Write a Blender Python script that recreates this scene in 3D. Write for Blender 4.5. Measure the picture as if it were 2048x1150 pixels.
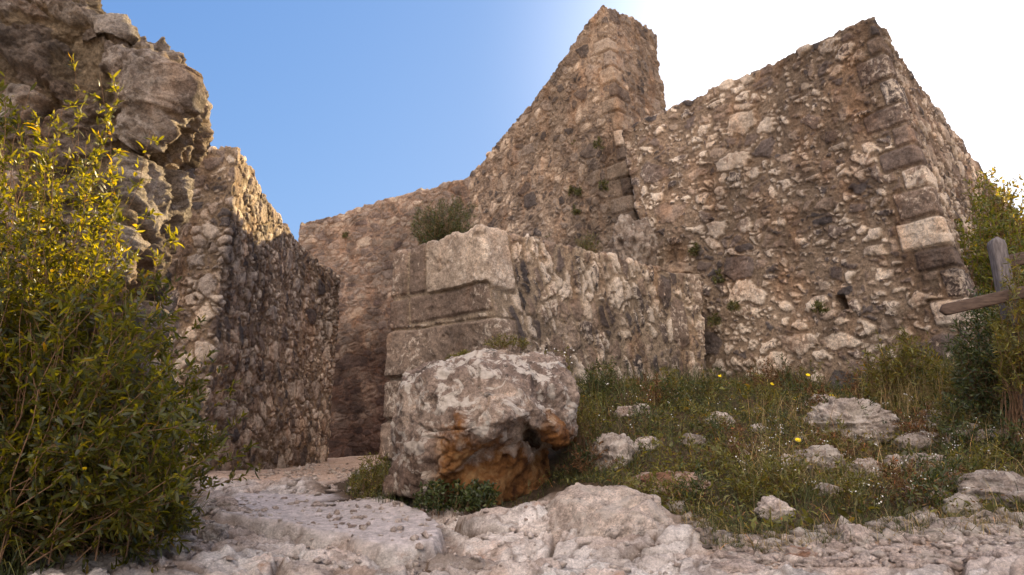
import bpy, math, random
import numpy as np
from mathutils import Vector

for o in list(bpy.data.objects):
    bpy.data.objects.remove(o)
SC = bpy.context.scene
R = math.radians
random.seed(7)

# ------------------------------------------------------------ camera
F_PX, PITCH, EYE = 1400.0, R(11.0), 1.0
cam = bpy.data.cameras.new('camera')
cam.sensor_width = 36.0
cam.lens = F_PX / 2048 * 36.0
cam.clip_start = 0.05
cam.clip_end = 2000
camo = bpy.data.objects.new('camera', cam)
camo.location = (0, 0, EYE)
camo.rotation_euler = (math.pi / 2 + PITCH, 0, 0)
SC.collection.objects.link(camo)
SC.camera = camo

# ------------------------------------------------------------ sky and sun
SUN_EL, SUN_AZ = R(26.6), R(31.0)          # azimuth clockwise from +Y
world = bpy.data.worlds.new('World')
SC.world = world
world.use_nodes = True
wn = world.node_tree
bg = wn.nodes['Background']
sky = wn.nodes.new('ShaderNodeTexSky')
sky.sky_type = 'NISHITA'
sky.sun_disc = False
sky.sun_elevation = SUN_EL
sky.sun_rotation = SUN_AZ
sky.altitude = 100
sky.air_density = 1.0
sky.dust_density = 0.9
sky.ozone_density = 1.0
tint = wn.nodes.new('ShaderNodeVectorMath')
tint.operation = 'MULTIPLY'
tint.inputs[1].default_value = (0.62, 1.06, 2.15)
wn.links.new(sky.outputs[0], tint.inputs[0])
tco = wn.nodes.new('ShaderNodeTexCoord')


def sky_lobe(direction, lo, hi, colour, power):
    d = wn.nodes.new('ShaderNodeVectorMath')
    d.operation = 'DOT_PRODUCT'
    wn.links.new(tco.outputs['Generated'], d.inputs[0])
    d.inputs[1].default_value = direction
    mr = wn.nodes.new('ShaderNodeMapRange')
    mr.inputs['From Min'].default_value = lo
    mr.inputs['From Max'].default_value = hi
    wn.links.new(d.outputs['Value'], mr.inputs['Value'])
    pw = wn.nodes.new('ShaderNodeMath')
    pw.operation = 'POWER'
    wn.links.new(mr.outputs[0], pw.inputs[0])
    pw.inputs[1].default_value = power
    sc = wn.nodes.new('ShaderNodeVectorMath')
    sc.operation = 'SCALE'
    sc.inputs[0].default_value = colour
    wn.links.new(pw.outputs[0], sc.inputs['Scale'])
    return sc.outputs[0]


def sky_add(a, b):
    v = wn.nodes.new('ShaderNodeVectorMath')
    v.operation = 'ADD'
    wn.links.new(a, v.inputs[0])
    wn.links.new(b, v.inputs[1])
    return v.outputs[0]


_sd = (math.sin(SUN_AZ) * math.cos(SUN_EL), math.cos(SUN_AZ) * math.cos(SUN_EL), math.sin(SUN_EL))
def sky_compress(c, k):
    a = wn.nodes.new('ShaderNodeVectorMath')
    a.operation = 'MULTIPLY_ADD'
    wn.links.new(c, a.inputs[0])
    a.inputs[1].default_value = (k * 1.6, k * 1.35, k)
    a.inputs[2].default_value = (1, 1, 1)
    b = wn.nodes.new('ShaderNodeVectorMath')
    b.operation = 'DIVIDE'
    wn.links.new(c, b.inputs[0])
    wn.links.new(a.outputs[0], b.inputs[1])
    return b.outputs[0]


mixd = sky_add(sky_compress(tint.outputs[0], 0.22), sky_lobe(_sd, 0.84, 1.0, (6.0, 5.6, 5.0), 3.0))          # aureole
mixd = sky_add(mixd, sky_lobe((-0.12, -0.64, 0.76), 0.1, 1.0, (19.0, 15.8, 12.8), 3.2))   # added fill glow, high behind the camera, brightening the shaded walls
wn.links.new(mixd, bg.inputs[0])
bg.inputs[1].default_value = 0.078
SUN_DIR = Vector((math.sin(SUN_AZ) * math.cos(SUN_EL), math.cos(SUN_AZ) * math.cos(SUN_EL), math.sin(SUN_EL)))
sl = bpy.data.lights.new('sun', 'SUN')
sl.energy = 5.0
sl.angle = R(0.5)
sl.color = (1.0, 0.77, 0.42)
slo = bpy.data.objects.new('sun', sl)
slo.rotation_euler = SUN_DIR.to_track_quat('Z', 'Y').to_euler()
slo.location = SUN_DIR * 60
SC.collection.objects.link(slo)
SC.view_settings.view_transform = 'Standard'
SC.view_settings.look = 'None'
SC.view_settings.exposure = 1.78
SC.view_settings.gamma = 1.0
SC.render.resolution_x, SC.render.resolution_y = 1024, 575
SC.cycles.max_bounces = 6
SC.cycles.transparent_max_bounces = 4


# ------------------------------------------------------------ helpers
def P(px, py, d):
    """world point seen at a photograph pixel, at depth d along +Y"""
    a = (px - 1024) / F_PX
    b = (575 - py) / F_PX
    Y = math.cos(PITCH) - b * math.sin(PITCH)
    Z = math.sin(PITCH) + b * math.cos(PITCH)
    return np.array([a / Y * d, d, EYE + Z / Y * d])


def hash3(i, j, k, s=0):
    h = (i.astype(np.int64) * 374761393 + j.astype(np.int64) * 668265263 + k.astype(np.int64) * 2147483647 + s * 1274126177) & 0xffffffff
    h = ((h ^ (h >> 13)) * 1274126177) & 0xffffffff
    h = h ^ (h >> 16)
    h = (h * 2246822519) & 0xffffffff
    h = h ^ (h >> 15)
    return (h & 0xffffff) / float(0x1000000)


def vnoise(x, y, z, s=0):
    """value noise -1..1"""
    xi, yi, zi = np.floor(x), np.floor(y), np.floor(z)
    fx, fy, fz = x - xi, y - yi, z - zi
    fx = fx * fx * fx * (fx * (fx * 6 - 15) + 10)
    fy = fy * fy * fy * (fy * (fy * 6 - 15) + 10)
    fz = fz * fz * fz * (fz * (fz * 6 - 15) + 10)
    r = 0
    for a in (0, 1):
        wa = fx if a else 1 - fx
        for b in (0, 1):
            wb = fy if b else 1 - fy
            for c in (0, 1):
                wc = fz if c else 1 - fz
                r = r + wa * wb * wc * hash3(xi + a, yi + b, zi + c, s)
    return r * 2 - 1


def fbm(x, y, z, o=4, s=0, rough=0.5):
    r = 0
    amp, f = 1.0, 1.0
    t = 0
    for k in range(o):
        r = r + amp * vnoise(x * f + 13.7 * k, y * f + 7.1 * k, z * f + 3.3 * k, s + k)
        t += amp
        amp *= rough
        f *= 2.03
    return r / t


def ridged(x, y, z, o=4, s=0):
    r = 0
    amp, f, t = 1.0, 1.0, 0
    for k in range(o):
        r = r + amp * (1 - np.abs(vnoise(x * f + 5.7 * k, y * f, z * f + 9.3 * k, s + k)) * 2)
        t += amp
        amp *= 0.5
        f *= 2.1
    return r / t


def terrace(x, steps=5.0, sharp=0.3):
    q = x * steps
    f = np.floor(q)
    t = np.clip((q - f) / sharp, 0, 1)
    return (f + t * t * (3 - 2 * t)) / steps


def sstep(a, b, x):
    t = np.clip((x - a) / (b - a), 0, 1)
    return t * t * (3 - 2 * t)


def voronoi(U, V, su, sv, seed, jitter=0.85, weight=0.22):
    """additively weighted 2D voronoi: edge distance (metres), cell id random x2, centre offset"""
    x, y = U / su, V / sv
    # offset odd rows so that the stones bond
    yi = np.floor(y)
    xi = np.floor(x)
    d1 = np.full(U.shape, 9.0)
    d2 = np.full(U.shape, 9.0)
    r1 = np.zeros(U.shape)
    r2 = np.zeros(U.shape)
    ox = np.zeros(U.shape)
    oy = np.zeros(U.shape)
    z0 = np.zeros(U.shape)
    for dj in (-2, -1, 0, 1, 2):
        for di in (-2, -1, 0, 1, 2):
            ci, cj = xi + di, yi + dj
            a = hash3(ci, cj, z0, seed)
            b = hash3(ci, cj, z0, seed + 1)
            w = hash3(ci, cj, z0, seed + 2)
            px = ci + 0.5 + (a - 0.5) * jitter + 0.5 * (np.mod(cj, 2))
            py = cj + 0.5 + (b - 0.5) * jitter
            ex, ey = x - px, y - py
            d = np.sqrt(ex * ex + ey * ey) - weight * w
            n = d < d1
            d2 = np.where(n, d1, np.minimum(d2, d))
            r1 = np.where(n, hash3(ci, cj, z0, seed + 5), r1)
            r2 = np.where(n, hash3(ci, cj, z0, seed + 6), r2)
            ox = np.where(n, ex, ox)
            oy = np.where(n, ey, oy)
            d1 = np.where(n, d, d1)
    return (d2 - d1) * 0.5 * min(su, sv), r1, r2, ox * su, oy * sv


def link(ob):
    SC.collection.objects.link(ob)
    return ob


def mesh_np(name, verts, faces4=None, faces3=None, mat=None, parent=None, smooth=True, attrs=None, origin=None):
    verts = np.asarray(verts, dtype=np.float32)
    if origin is not None:
        verts = verts - np.asarray(origin, dtype=np.float32)
    loops, starts, tot = [], [], []
    off = 0
    for fs, k in ((faces4, 4), (faces3, 3)):
        if fs is not None and len(fs):
            fs = np.asarray(fs, dtype=np.int32)
            loops.append(fs.reshape(-1))
            starts.append(off + np.arange(len(fs), dtype=np.int32) * k)
            off += fs.size
    loops = np.concatenate(loops)
    starts = np.concatenate(starts)
    me = bpy.data.meshes.new(name)
    me.vertices.add(len(verts))
    me.vertices.foreach_set('co', verts.reshape(-1))
    me.loops.add(len(loops))
    me.loops.foreach_set('vertex_index', loops)
    me.polygons.add(len(starts))
    me.polygons.foreach_set('loop_start', starts)
    me.update(calc_edges=True)
    if smooth:
        me.polygons.foreach_set('use_smooth', np.ones(len(starts), dtype=bool))
    if attrs:
        for an, arr in attrs.items():
            at = me.attributes.new(an, 'FLOAT_COLOR', 'POINT')
            a4 = np.ones((len(verts), 4), dtype=np.float32)
            arr = np.asarray(arr, dtype=np.float32).reshape(len(verts), -1)
            a4[:, :arr.shape[1]] = arr
            at.data.foreach_set('color', a4.reshape(-1))
    if mat:
        me.materials.append(mat)
    me.validate()
    ob = bpy.data.objects.new(name, me)
    if origin is not None and parent is None:
        ob.location = tuple(float(c) for c in origin)
    if parent is not None:
        ob.parent = parent
    return link(ob)


def tag(o, label=None, cat=None, group=None, kind=None):
    if label:
        o['label'] = label
    if cat:
        o['category'] = cat
    if group:
        o['group'] = group
    if kind:
        o['kind'] = kind
    return o


def thing(name, loc, label, cat, group=None):
    o = bpy.data.objects.new(name, None)
    o.empty_display_size = 0.1
    o.location = tuple(float(c) for c in loc)
    link(o)
    return tag(o, label, cat, group)


# ------------------------------------------------------------ materials
def new_mat(name):
    m = bpy.data.materials.new(name)
    m.use_nodes = True
    nt = m.node_tree
    b = nt.nodes['Principled BSDF']
    b.inputs['Roughness'].default_value = 0.9
    b.inputs['Specular IOR Level'].default_value = 0.2
    return m, nt, b


class NB:
    def __init__(s, nt):
        s.nt = nt
        s.n = nt.nodes
        s.l = nt.links

    def set(s, node, k, v):
        if v is None:
            return
        if hasattr(v, 'is_linked') or isinstance(v, bpy.types.NodeSocket):
            s.l.new(v, node.inputs[k])
        else:
            node.inputs[k].default_value = v

    def pos(s):
        if not hasattr(s, '_p'):
            s._p = s.n.new('ShaderNodeNewGeometry').outputs['Position']
        return s._p

    def scaled(s, v, sc):
        m = s.n.new('ShaderNodeVectorMath')
        m.operation = 'MULTIPLY'
        s.l.new(v, m.inputs[0])
        m.inputs[1].default_value = sc
        return m.outputs[0]

    def noise(s, scale, detail=4, rough=0.55, vec=None, dist=0.0):
        t = s.n.new('ShaderNodeTexNoise')
        t.inputs['Scale'].default_value = scale
        t.inputs['Detail'].default_value = detail
        t.inputs['Roughness'].default_value = rough
        t.inputs['Distortion'].default_value = dist
        s.l.new(vec if vec is not None else s.pos(), t.inputs['Vector'])
        return t.outputs['Fac']

    def voro(s, scale, feature='F1', vec=None):
        t = s.n.new('ShaderNodeTexVoronoi')
        t.feature = feature
        t.inputs['Scale'].default_value = scale
        s.l.new(vec if vec is not None else s.pos(), t.inputs['Vector'])
        return t.outputs['Distance']

    def ramp(s, fac, stops, interp='LINEAR'):
        r = s.n.new('ShaderNodeValToRGB')
        r.color_ramp.interpolation = interp
        e = r.color_ramp.elements
        while len(e) < len(stops):
            e.new(0.5)
        for el, (p, c) in zip(e, stops):
            el.position = p
            el.color = (c[0], c[1], c[2], 1) if not isinstance(c, (int, float)) else (c, c, c, 1)
        s.l.new(fac, r.inputs[0])
        return r.outputs[0]

    def math(s, op, a, b=None, clamp=False):
        m = s.n.new('ShaderNodeMath')
        m.operation = op
        m.use_clamp = clamp
        s.set(m, 0, a)
        if b is not None:
            s.set(m, 1, b)
        return m.outputs[0]

    def mix(s, fac, a, b, mode='MIX'):
        m = s.n.new('ShaderNodeMix')
        m.data_type = 'RGBA'
        m.blend_type = mode
        m.clamp_factor = True
        for k, v in ((0, fac), (6, a), (7, b)):
            if isinstance(v, tuple) and len(v) == 3:
                v = (*v, 1)
            s.set(m, k, v)
        return m.outputs[2]

    def attr(s, name):
        a = s.n.new('ShaderNodeAttribute')
        a.attribute_name = name
        sep = s.n.new('ShaderNodeSeparateColor')
        s.l.new(a.outputs['Color'], sep.inputs[0])
        return sep.outputs[0], sep.outputs[1], sep.outputs[2]

    def zcoord(s):
        sep = s.n.new('ShaderNodeSeparateXYZ')
        s.l.new(s.pos(), sep.inputs[0])
        return sep.outputs[2]

    def bump(s, h, strength=0.5, dist=0.02, prev=None):
        b = s.n.new('ShaderNodeBump')
        b.inputs['Strength'].default_value = strength
        b.inputs['Distance'].default_value = dist
        s.l.new(h, b.inputs['Height'])
        if prev is not None:
            s.l.new(prev, b.inputs['Normal'])
        return b.outputs[0]


def masonry_mat(name, stones, mortar, lichen=(0.50, 0.46, 0.40), lichen_amt=0.5, stain=None, stain_z=None, fine=1.0, crust=0.75):
    m, nt, b = new_mat(name)
    q = NB(nt)
    mask, r1, r2 = q.attr('cell')
    base = q.ramp(r1, stones)
    n1 = q.noise(6.0, 6, 0.62)
    n2 = q.noise(34.0, 5, 0.65)
    n3 = q.noise(1.1, 4, 0.55)
    n4 = q.noise(13.0, 7, 0.7, dist=0.6)
    # mottling
    base = q.mix(0.85, base, q.ramp(n1, [(0.25, 0.55), (0.5, 0.95), (0.75, 1.45)]), 'MULTIPLY')
    base = q.mix(0.8, base, q.ramp(n2, [(0.28, 0.55), (0.5, 1.0), (0.72, 1.4)]), 'MULTIPLY')
    # pale worn skin on some of the stones
    k = q.math('ADD', n4, q.math('MULTIPLY', q.math('SUBTRACT', r2, 0.5), 0.42))
    k = q.math('ADD', k, q.math('MULTIPLY', q.math('SUBTRACT', n3, 0.5), 0.5))
    lm = q.ramp(k, [(0.56, 0.0), (0.66, 1.0)])
    base = q.mix(q.math('MULTIPLY', lm, lichen_amt), base, lichen)
    mort = q.mix(0.7, mortar, q.ramp(n2, [(0.3, 0.5), (0.7, 1.5)]), 'MULTIPLY')
    mort = q.mix(0.6, mort, q.ramp(n1, [(0.3, 0.6), (0.7, 1.35)]), 'MULTIPLY')
    col = q.mix(mask, mort, base)
    col = q.mix(0.9, col, q.ramp(q.noise(75.0, 6, 0.85), [(0.36, 0.45), (0.5, 1.0), (0.64, 1.5)]), 'MULTIPLY')
    big = q.ramp(q.noise(0.45, 3, 0.5), [(0.38, 0.62), (0.62, 1.18)])
    col = q.mix(0.8, col, big, 'MULTIPLY')
    # dark crust
    cr = q.ramp(q.noise(2.6, 6, 0.6, dist=0.5), [(0.48, 0.0), (0.64, crust)])
    col = q.mix(cr, col, q.mix(1.0, col, (0.42, 0.40, 0.40), 'MULTIPLY'))
    # ochre and rusty streaks
    st = q.ramp(q.noise(1.7, 5, 0.6, vec=q.scaled(q.pos(), (1.4, 1.4, 0.7))), [(0.50, 0.0), (0.68, 0.5)])
    col = q.mix(st, col, q.mix(1.0, col, (1.12, 0.82, 0.58), 'MULTIPLY'))
    if stain:
        z = q.zcoord()
        f = q.math('ADD', q.math('DIVIDE', q.math('SUBTRACT', z, stain_z[0]), stain_z[1] - stain_z[0]),
                   q.math('MULTIPLY', q.math('SUBTRACT', n3, 0.5), 1.6))
        col = q.mix(q.ramp(f, [(0.2, 1.0), (0.8, 0.0)]), col, q.mix(1.0, col, stain, 'MULTIPLY'))
    q.l.new(col, b.inputs['Base Color'])
    bn = q.bump(q.noise(14, 8, 0.75), 1.0, 0.045)
    bn = q.bump(q.noise(48.0, 6, 0.8), 1.0, 0.022, bn)
    q.l.new(bn, b.inputs['Normal'])
    return m


STONES = [(0.0, (0.10, 0.085, 0.08)), (0.3, (0.19, 0.145, 0.12)), (0.55, (0.31, 0.225, 0.165)), (0.72, (0.46, 0.35, 0.26)), (0.88, (0.66, 0.53, 0.40)), (1.0, (0.76, 0.63, 0.49))]
STONES_D = [(0.0, (0.10, 0.082, 0.072)), (0.4, (0.21, 0.155, 0.115)), (0.75, (0.34, 0.255, 0.18)), (1.0, (0.62, 0.48, 0.35))]
STONES_C = [(0.0, (0.14, 0.10, 0.085)), (0.4, (0.19, 0.145, 0.115)), (0.75, (0.28, 0.215, 0.165)), (1.0, (0.42, 0.33, 0.25))]
M_E = masonry_mat('rubble_right', STONES, (0.28, 0.205, 0.14), (0.80, 0.67, 0.53), 0.9)
M_D = masonry_mat('rubble_tower', STONES_D, (0.32, 0.235, 0.165), (0.52, 0.42, 0.33), 0.45)
M_C = masonry_mat('rubble_back', STONES_C, (0.26, 0.18, 0.13), (0.40, 0.33, 0.28), 0.35, (0.42, 0.34, 0.33), (0.3, 4.6))
M_B = masonry_mat('rubble_inner', STONES, (0.30, 0.215, 0.14), (0.64, 0.53, 0.43), 0.6)
M_F = masonry_mat('rubble_block', STONES, (0.38, 0.29, 0.20), (0.80, 0.67, 0.53), 1.0, crust=0.45)
M_A = masonry_mat('boulder_masonry', [(0.0, (0.20, 0.155, 0.12)), (0.5, (0.31, 0.24, 0.185)), (1.0, (0.48, 0.41, 0.34))], (0.27, 0.20, 0.125), (0.60, 0.52, 0.44), 0.6)


def rock_mat(name, base_stops, white=0.6, rust=0.0, rust_z=None):
    m, nt, b = new_mat(name)
    q = NB(nt)
    n1 = q.noise(2.3, 7, 0.6, dist=0.4)
    n2 = q.noise(18, 6, 0.68)
    n3 = q.noise(5.0, 8, 0.68, dist=0.9)
    col = q.ramp(n1, base_stops)
    col = q.mix(0.9, col, q.ramp(n2, [(0.28, 0.4), (0.5, 1.0), (0.74, 1.6)]), 'MULTIPLY')
    col = q.mix(0.9, col, q.ramp(q.noise(80.0, 6, 0.85), [(0.36, 0.5), (0.5, 1.0), (0.64, 1.5)]), 'MULTIPLY')
    wm = q.ramp(n3, [(0.51, 0.0), (0.55, 1.0)])
    col = q.mix(q.math('MULTIPLY', wm, white), col, (0.70, 0.62, 0.53))
    # pale round lichen spots
    vs = q.voro(7.5)
    sp = q.ramp(q.math('ADD', vs, q.math('MULTIPLY', n2, 0.25)), [(0.20, 1.0), (0.26, 0.0)])
    sp = q.math('MULTIPLY', sp, q.ramp(q.noise(1.3, 2), [(0.50, 0.0), (0.56, 0.8)]))
    col = q.mix(sp, col, (0.58, 0.55, 0.48))
    # black crust in the pits
    cr = q.ramp(q.noise(9, 7, 0.7, dist=0.7), [(0.30, 0.85), (0.42, 0.0)])
    col = q.mix(cr, col, (0.06, 0.052, 0.045))
    if rust:
        z = q.zcoord()
        f = q.math('ADD', q.math('DIVIDE', q.math('SUBTRACT', z, rust_z[0]), rust_z[1] - rust_z[0]),
                   q.math('MULTIPLY', q.math('SUBTRACT', n1, 0.5), 1.8))
        fac = q.math('MULTIPLY', q.ramp(f, [(0.35, 1.0), (0.65, 0.0)]), rust)
        sx = nt.nodes.new('ShaderNodeSeparateXYZ')
        nt.links.new(q.pos(), sx.inputs[0])
        xf = q.math('ADD', sx.outputs[0], q.math('MULTIPLY', q.math('SUBTRACT', n3, 0.5), 0.5))
        fac = q.math('MULTIPLY', fac, q.ramp(q.math('ADD', xf, 1.0), [(0.42, 0.15), (0.58, 1.0), (1.0, 1.0)]))
        rc = q.ramp(q.noise(7, 6, 0.7), [(0.35, (0.09, 0.035, 0.012)), (0.5, (0.27, 0.115, 0.035)), (0.68, (0.42, 0.24, 0.10))])
        col = q.mix(fac, col, rc)
    q.l.new(col, b.inputs['Base Color'])
    bn = q.bump(q.noise(9, 8, 0.75, dist=0.4), 1.0, 0.06)
    bn = q.bump(q.noise(42, 6, 0.8), 1.0, 0.025, bn)
    q.l.new(bn, b.inputs['Normal'])
    return m


M_BOULDER = rock_mat('limestone_boulder', [(0.3, (0.13, 0.095, 0.075)), (0.45, (0.26, 0.19, 0.15)), (0.6, (0.42, 0.32, 0.25)), (0.75, (0.72, 0.56, 0.43))], 0.95, 1.0, (0.55, 1.3))
M_ROCK = rock_mat('pale_rock', [(0.3, (0.20, 0.16, 0.13)), (0.5, (0.38, 0.31, 0.26)), (0.7, (0.56, 0.47, 0.39))], 0.6)
M_PINKROCK = rock_mat('pinkish_rock', [(0.3, (0.34, 0.26, 0.21)), (0.5, (0.56, 0.45, 0.37)), (0.7, (0.72, 0.62, 0.54))], 0.4)
M_DARKROCK = rock_mat('brown_rock', [(0.3, (0.14, 0.11, 0.09)), (0.5, (0.26, 0.20, 0.155)), (0.7, (0.36, 0.29, 0.225))], 0.3)
M_ROCKRED = rock_mat('rusty_rock', [(0.3, (0.18, 0.09, 0.05)), (0.5, (0.34, 0.19, 0.12)), (0.7, (0.46, 0.36, 0.28))], 0.4)
M_PEBBLE = rock_mat('pebble_rock', [(0.3, (0.34, 0.25, 0.20)), (0.5, (0.54, 0.43, 0.36)), (0.7, (0.72, 0.62, 0.54))], 0.4)


def ground_mat():
    m, nt, b = new_mat('ground_surface')
    q = NB(nt)
    rk, soil, grav = q.attr('cell')
    tint, dirt, slab = q.attr('extra')
    n1 = q.noise(1.6, 6, 0.6, dist=0.3)
    n2 = q.noise(24, 6, 0.68)
    n3 = q.noise(6.0, 7, 0.65, dist=0.6)
    rockc = q.ramp(n1, [(0.3, (0.34, 0.27, 0.23)), (0.44, (0.56, 0.50, 0.45)), (0.56, (0.76, 0.70, 0.64)), (0.72, (0.62, 0.45, 0.35))])
    rockc = q.mix(0.75, rockc, q.ramp(n2, [(0.28, 0.6), (0.5, 1.0), (0.72, 1.3)]), 'MULTIPLY')
    rockc = q.mix(0.9, rockc, q.ramp(n3, [(0.34, 0.5), (0.5, 1.0), (0.66, 1.25)]), 'MULTIPLY')
    rockc = q.mix(q.ramp(tint, [(0.0, 0.0), (1.0, 0.35)]), rockc, (0.52, 0.33, 0.22))
    rockc = q.mix(0.9, rockc, q.ramp(q.noise(80.0, 6, 0.85), [(0.36, 0.6), (0.5, 1.0), (0.64, 1.35)]), 'MULTIPLY')
    orange = q.ramp(q.noise(3.1, 6, 0.65), [(0.58, 0.0), (0.70, 0.8)])
    rockc = q.mix(orange, rockc, (0.42, 0.22, 0.12))
    slabc = q.mix(0.8, (0.62, 0.54, 0.50), q.ramp(n2, [(0.3, 0.55), (0.7, 1.35)]), 'MULTIPLY')
    slabc = q.mix(0.7, slabc, q.ramp(n3, [(0.3, 0.7), (0.7, 1.3)]), 'MULTIPLY')
    gravc = q.ramp(q.noise(45, 5, 0.75), [(0.3, (0.28, 0.17, 0.11)), (0.5, (0.52, 0.36, 0.26)), (0.7, (0.74, 0.58, 0.46))])
    gravc = q.mix(0.6, gravc, q.ramp(n3, [(0.3, 0.65), (0.7, 1.3)]), 'MULTIPLY')
    soilc = q.ramp(n2, [(0.3, (0.045, 0.03, 0.018)), (0.7, (0.13, 0.085, 0.05))])
    col = q.mix(rk, gravc, rockc)
    col = q.mix(slab, col, slabc)
    col = q.mix(dirt, col, (0.13, 0.085, 0.055))
    col = q.mix(soil, col, soilc)
    q.l.new(col, b.inputs['Base Color'])
    bn = q.bump(q.noise(15, 8, 0.7, dist=0.5), 0.8, 0.035)
    bn = q.bump(q.noise(60, 6, 0.8), 1.0, 0.02, bn)
    q.l.new(bn, b.inputs['Normal'])
    return m


M_GROUND = ground_mat()


def leaf_mat(name, c_lo, c_hi, trans=0.5, tcol=None, rough=0.45, spec=0.4):
    m, nt, b = new_mat(name)
    q = NB(nt)
    r, g, _ = q.attr('leaf')
    col = q.ramp(r, [(0.0, c_lo), (0.75, c_hi), (0.93, tuple(min(1, c * 1.5) for c in c_hi)), (1.0, (c_hi[0] * 2.0, c_hi[1] * 1.25, c_hi[2]))])
    q.l.new(col, b.inputs['Base Color'])
    b.inputs['Roughness'].default_value = rough
    b.inputs['Specular IOR Level'].default_value = spec
    t = nt.nodes.new('ShaderNodeBsdfTranslucent')
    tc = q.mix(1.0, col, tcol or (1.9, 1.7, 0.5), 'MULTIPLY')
    q.l.new(tc, t.inputs[0])
    mx = nt.nodes.new('ShaderNodeMixShader')
    mx.inputs[0].default_value = trans
    nt.links.new(b.outputs[0], mx.inputs[1])
    nt.links.new(t.outputs[0], mx.inputs[2])
    nt.links.new(mx.outputs[0], nt.nodes['Material Output'].inputs[0])
    return m


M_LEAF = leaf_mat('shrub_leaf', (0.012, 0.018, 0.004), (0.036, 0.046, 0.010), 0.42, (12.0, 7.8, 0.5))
M_LEAF_DK = leaf_mat('dark_leaf', (0.022, 0.032, 0.010), (0.06, 0.075, 0.022), 0.3)
M_LEAF_R = leaf_mat('slope_leaf', (0.05, 0.048, 0.014), (0.13, 0.13, 0.032), 0.4, (2.6, 2.0, 0.5))
M_IVY = leaf_mat('ivy_leaf', (0.035, 0.055, 0.015), (0.10, 0.12, 0.03), 0.5, (3.0, 2.2, 0.4))
M_MOSS = leaf_mat('wall_plant_leaf', (0.035, 0.04, 0.012), (0.09, 0.09, 0.025), 0.25)
M_GRASS = leaf_mat('grass_blade', (0.028, 0.034, 0.011), (0.085, 0.095, 0.03), 0.35, (1.6, 1.4, 0.5), 0.6)
M_BROWNLEAF = leaf_mat('withered_leaf', (0.06, 0.03, 0.014), (0.17, 0.10, 0.05), 0.3, (1.3, 1.1, 0.7), 0.8, 0.1)
M_STRAW = leaf_mat('dry_grass_blade', (0.18, 0.12, 0.05), (0.38, 0.29, 0.14), 0.4, (1.3, 1.1, 0.7), 0.7)


def plain_mat(name, c1, c2, scale=30, rough=0.8, vec=None, bump=0.4):
    m, nt, b = new_mat(name)
    q = NB(nt)
    v = q.scaled(q.pos(), vec) if vec else None
    n = q.noise(scale, 5, 0.6, vec=v)
    q.l.new(q.ramp(n, [(0.3, c1), (0.7, c2)]), b.inputs['Base Color'])
    b.inputs['Roughness'].default_value = rough
    q.l.new(q.bump(n, bump, 0.005), b.inputs['Normal'])
    return m


M_BARK = plain_mat('twig_bark', (0.10, 0.055, 0.03), (0.24, 0.14, 0.075), 60)
M_WOOD = plain_mat('weathered_wood', (0.035, 0.022, 0.017), (0.10, 0.068, 0.05), 9, 0.75, (1.5, 6, 9))
M_WOODG = plain_mat('grey_post_wood', (0.05, 0.042, 0.04), (0.16, 0.14, 0.135), 9, 0.7, (9, 9, 1.5))
M_YELLOW = plain_mat('yellow_petal', (0.70, 0.50, 0.01), (0.85, 0.66, 0.02), 50, 0.6)
M_WHITE = plain_mat('white_petal', (0.45, 0.43, 0.38), (0.68, 0.66, 0.60), 50, 0.6)


# ------------------------------------------------------------ ground height (thin plate through surveyed points)
GC = [(-300, 1150, 3.0), (0, 1150, 3.0), (500, 1150, 3.25), (1024, 1150, 3.3), (1500, 1150, 3.2), (2048, 1150, 3.0), (2400, 1150, 3.0),
      (0, 1060, 3.4), (300, 1075, 3.7), (420, 1020, 5.2), (500, 965, 8.0), (560, 940, 11.0), (690, 922, 14.5), (400, 940, 9),
      (700, 1060, 4.6), (600, 1020, 5.8), (850, 1000, 5.2), (1000, 1010, 5.0), (1150, 1010, 4.7), (760, 990, 6.0), (730, 950, 8.0),
      (1300, 1060, 4.0), (1500, 1060, 4.0), (1800, 1045, 3.8), (2100, 1040, 3.6), (1280, 1000, 4.7),
      (1400, 785, 8.9), (1700, 790, 7.6), (1960, 740, 6.8), (1180, 775, 7.9), (1600, 880, 5.8), (1900, 900, 5.0), (1250, 890, 6.0),
      (2100, 780, 5.5), (2300, 760, 5.2)]
pts = [P(*g) for g in GC]
pts += [np.array(p) for p in [(-12, 25, .3), (0, 25, .3), (12, 25, 1.2), (-12, 10, .3), (14, 10, 1.7), (14, 3, 1.0), (-12, 0, .5), (12, -5, .4), (-12, -6, .3), (0, -6, .3),
                              (0, 0.5, .33), (0.0, 9.5, 0.6), (2.0, 12, 1.3), (7, 7.5, 1.75)]]
GP = np.array(pts)


def _U(r2):
    return 0.5 * r2 * np.log(r2 + 1e-9)


_n = len(GP)
_K = _U(((GP[:, None, :2] - GP[None, :, :2]) ** 2).sum(-1)) + np.eye(_n) * 0.25
_Q = np.hstack([np.ones((_n, 1)), GP[:, :2]])
_A = np.zeros((_n + 3, _n + 3))
_A[:_n, :_n] = _K
_A[:_n, _n:] = _Q
_A[_n:, :_n] = _Q.T
_W = np.linalg.solve(_A, np.concatenate([GP[:, 2], [0, 0, 0]]))


def gbase(x, y):
    x = np.clip(np.asarray(x, float), -14, 14)
    y = np.clip(np.asarray(y, float), -8, 27)
    sh = x.shape
    x, y = x.reshape(-1), y.reshape(-1)
    r = _W[_n] + _W[_n + 1] * x + _W[_n + 2] * y
    for k in range(_n):
        r = r + _W[k] * _U((x - GP[k, 0]) ** 2 + (y - GP[k, 1]) ** 2)
    return r.reshape(sh)


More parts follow.
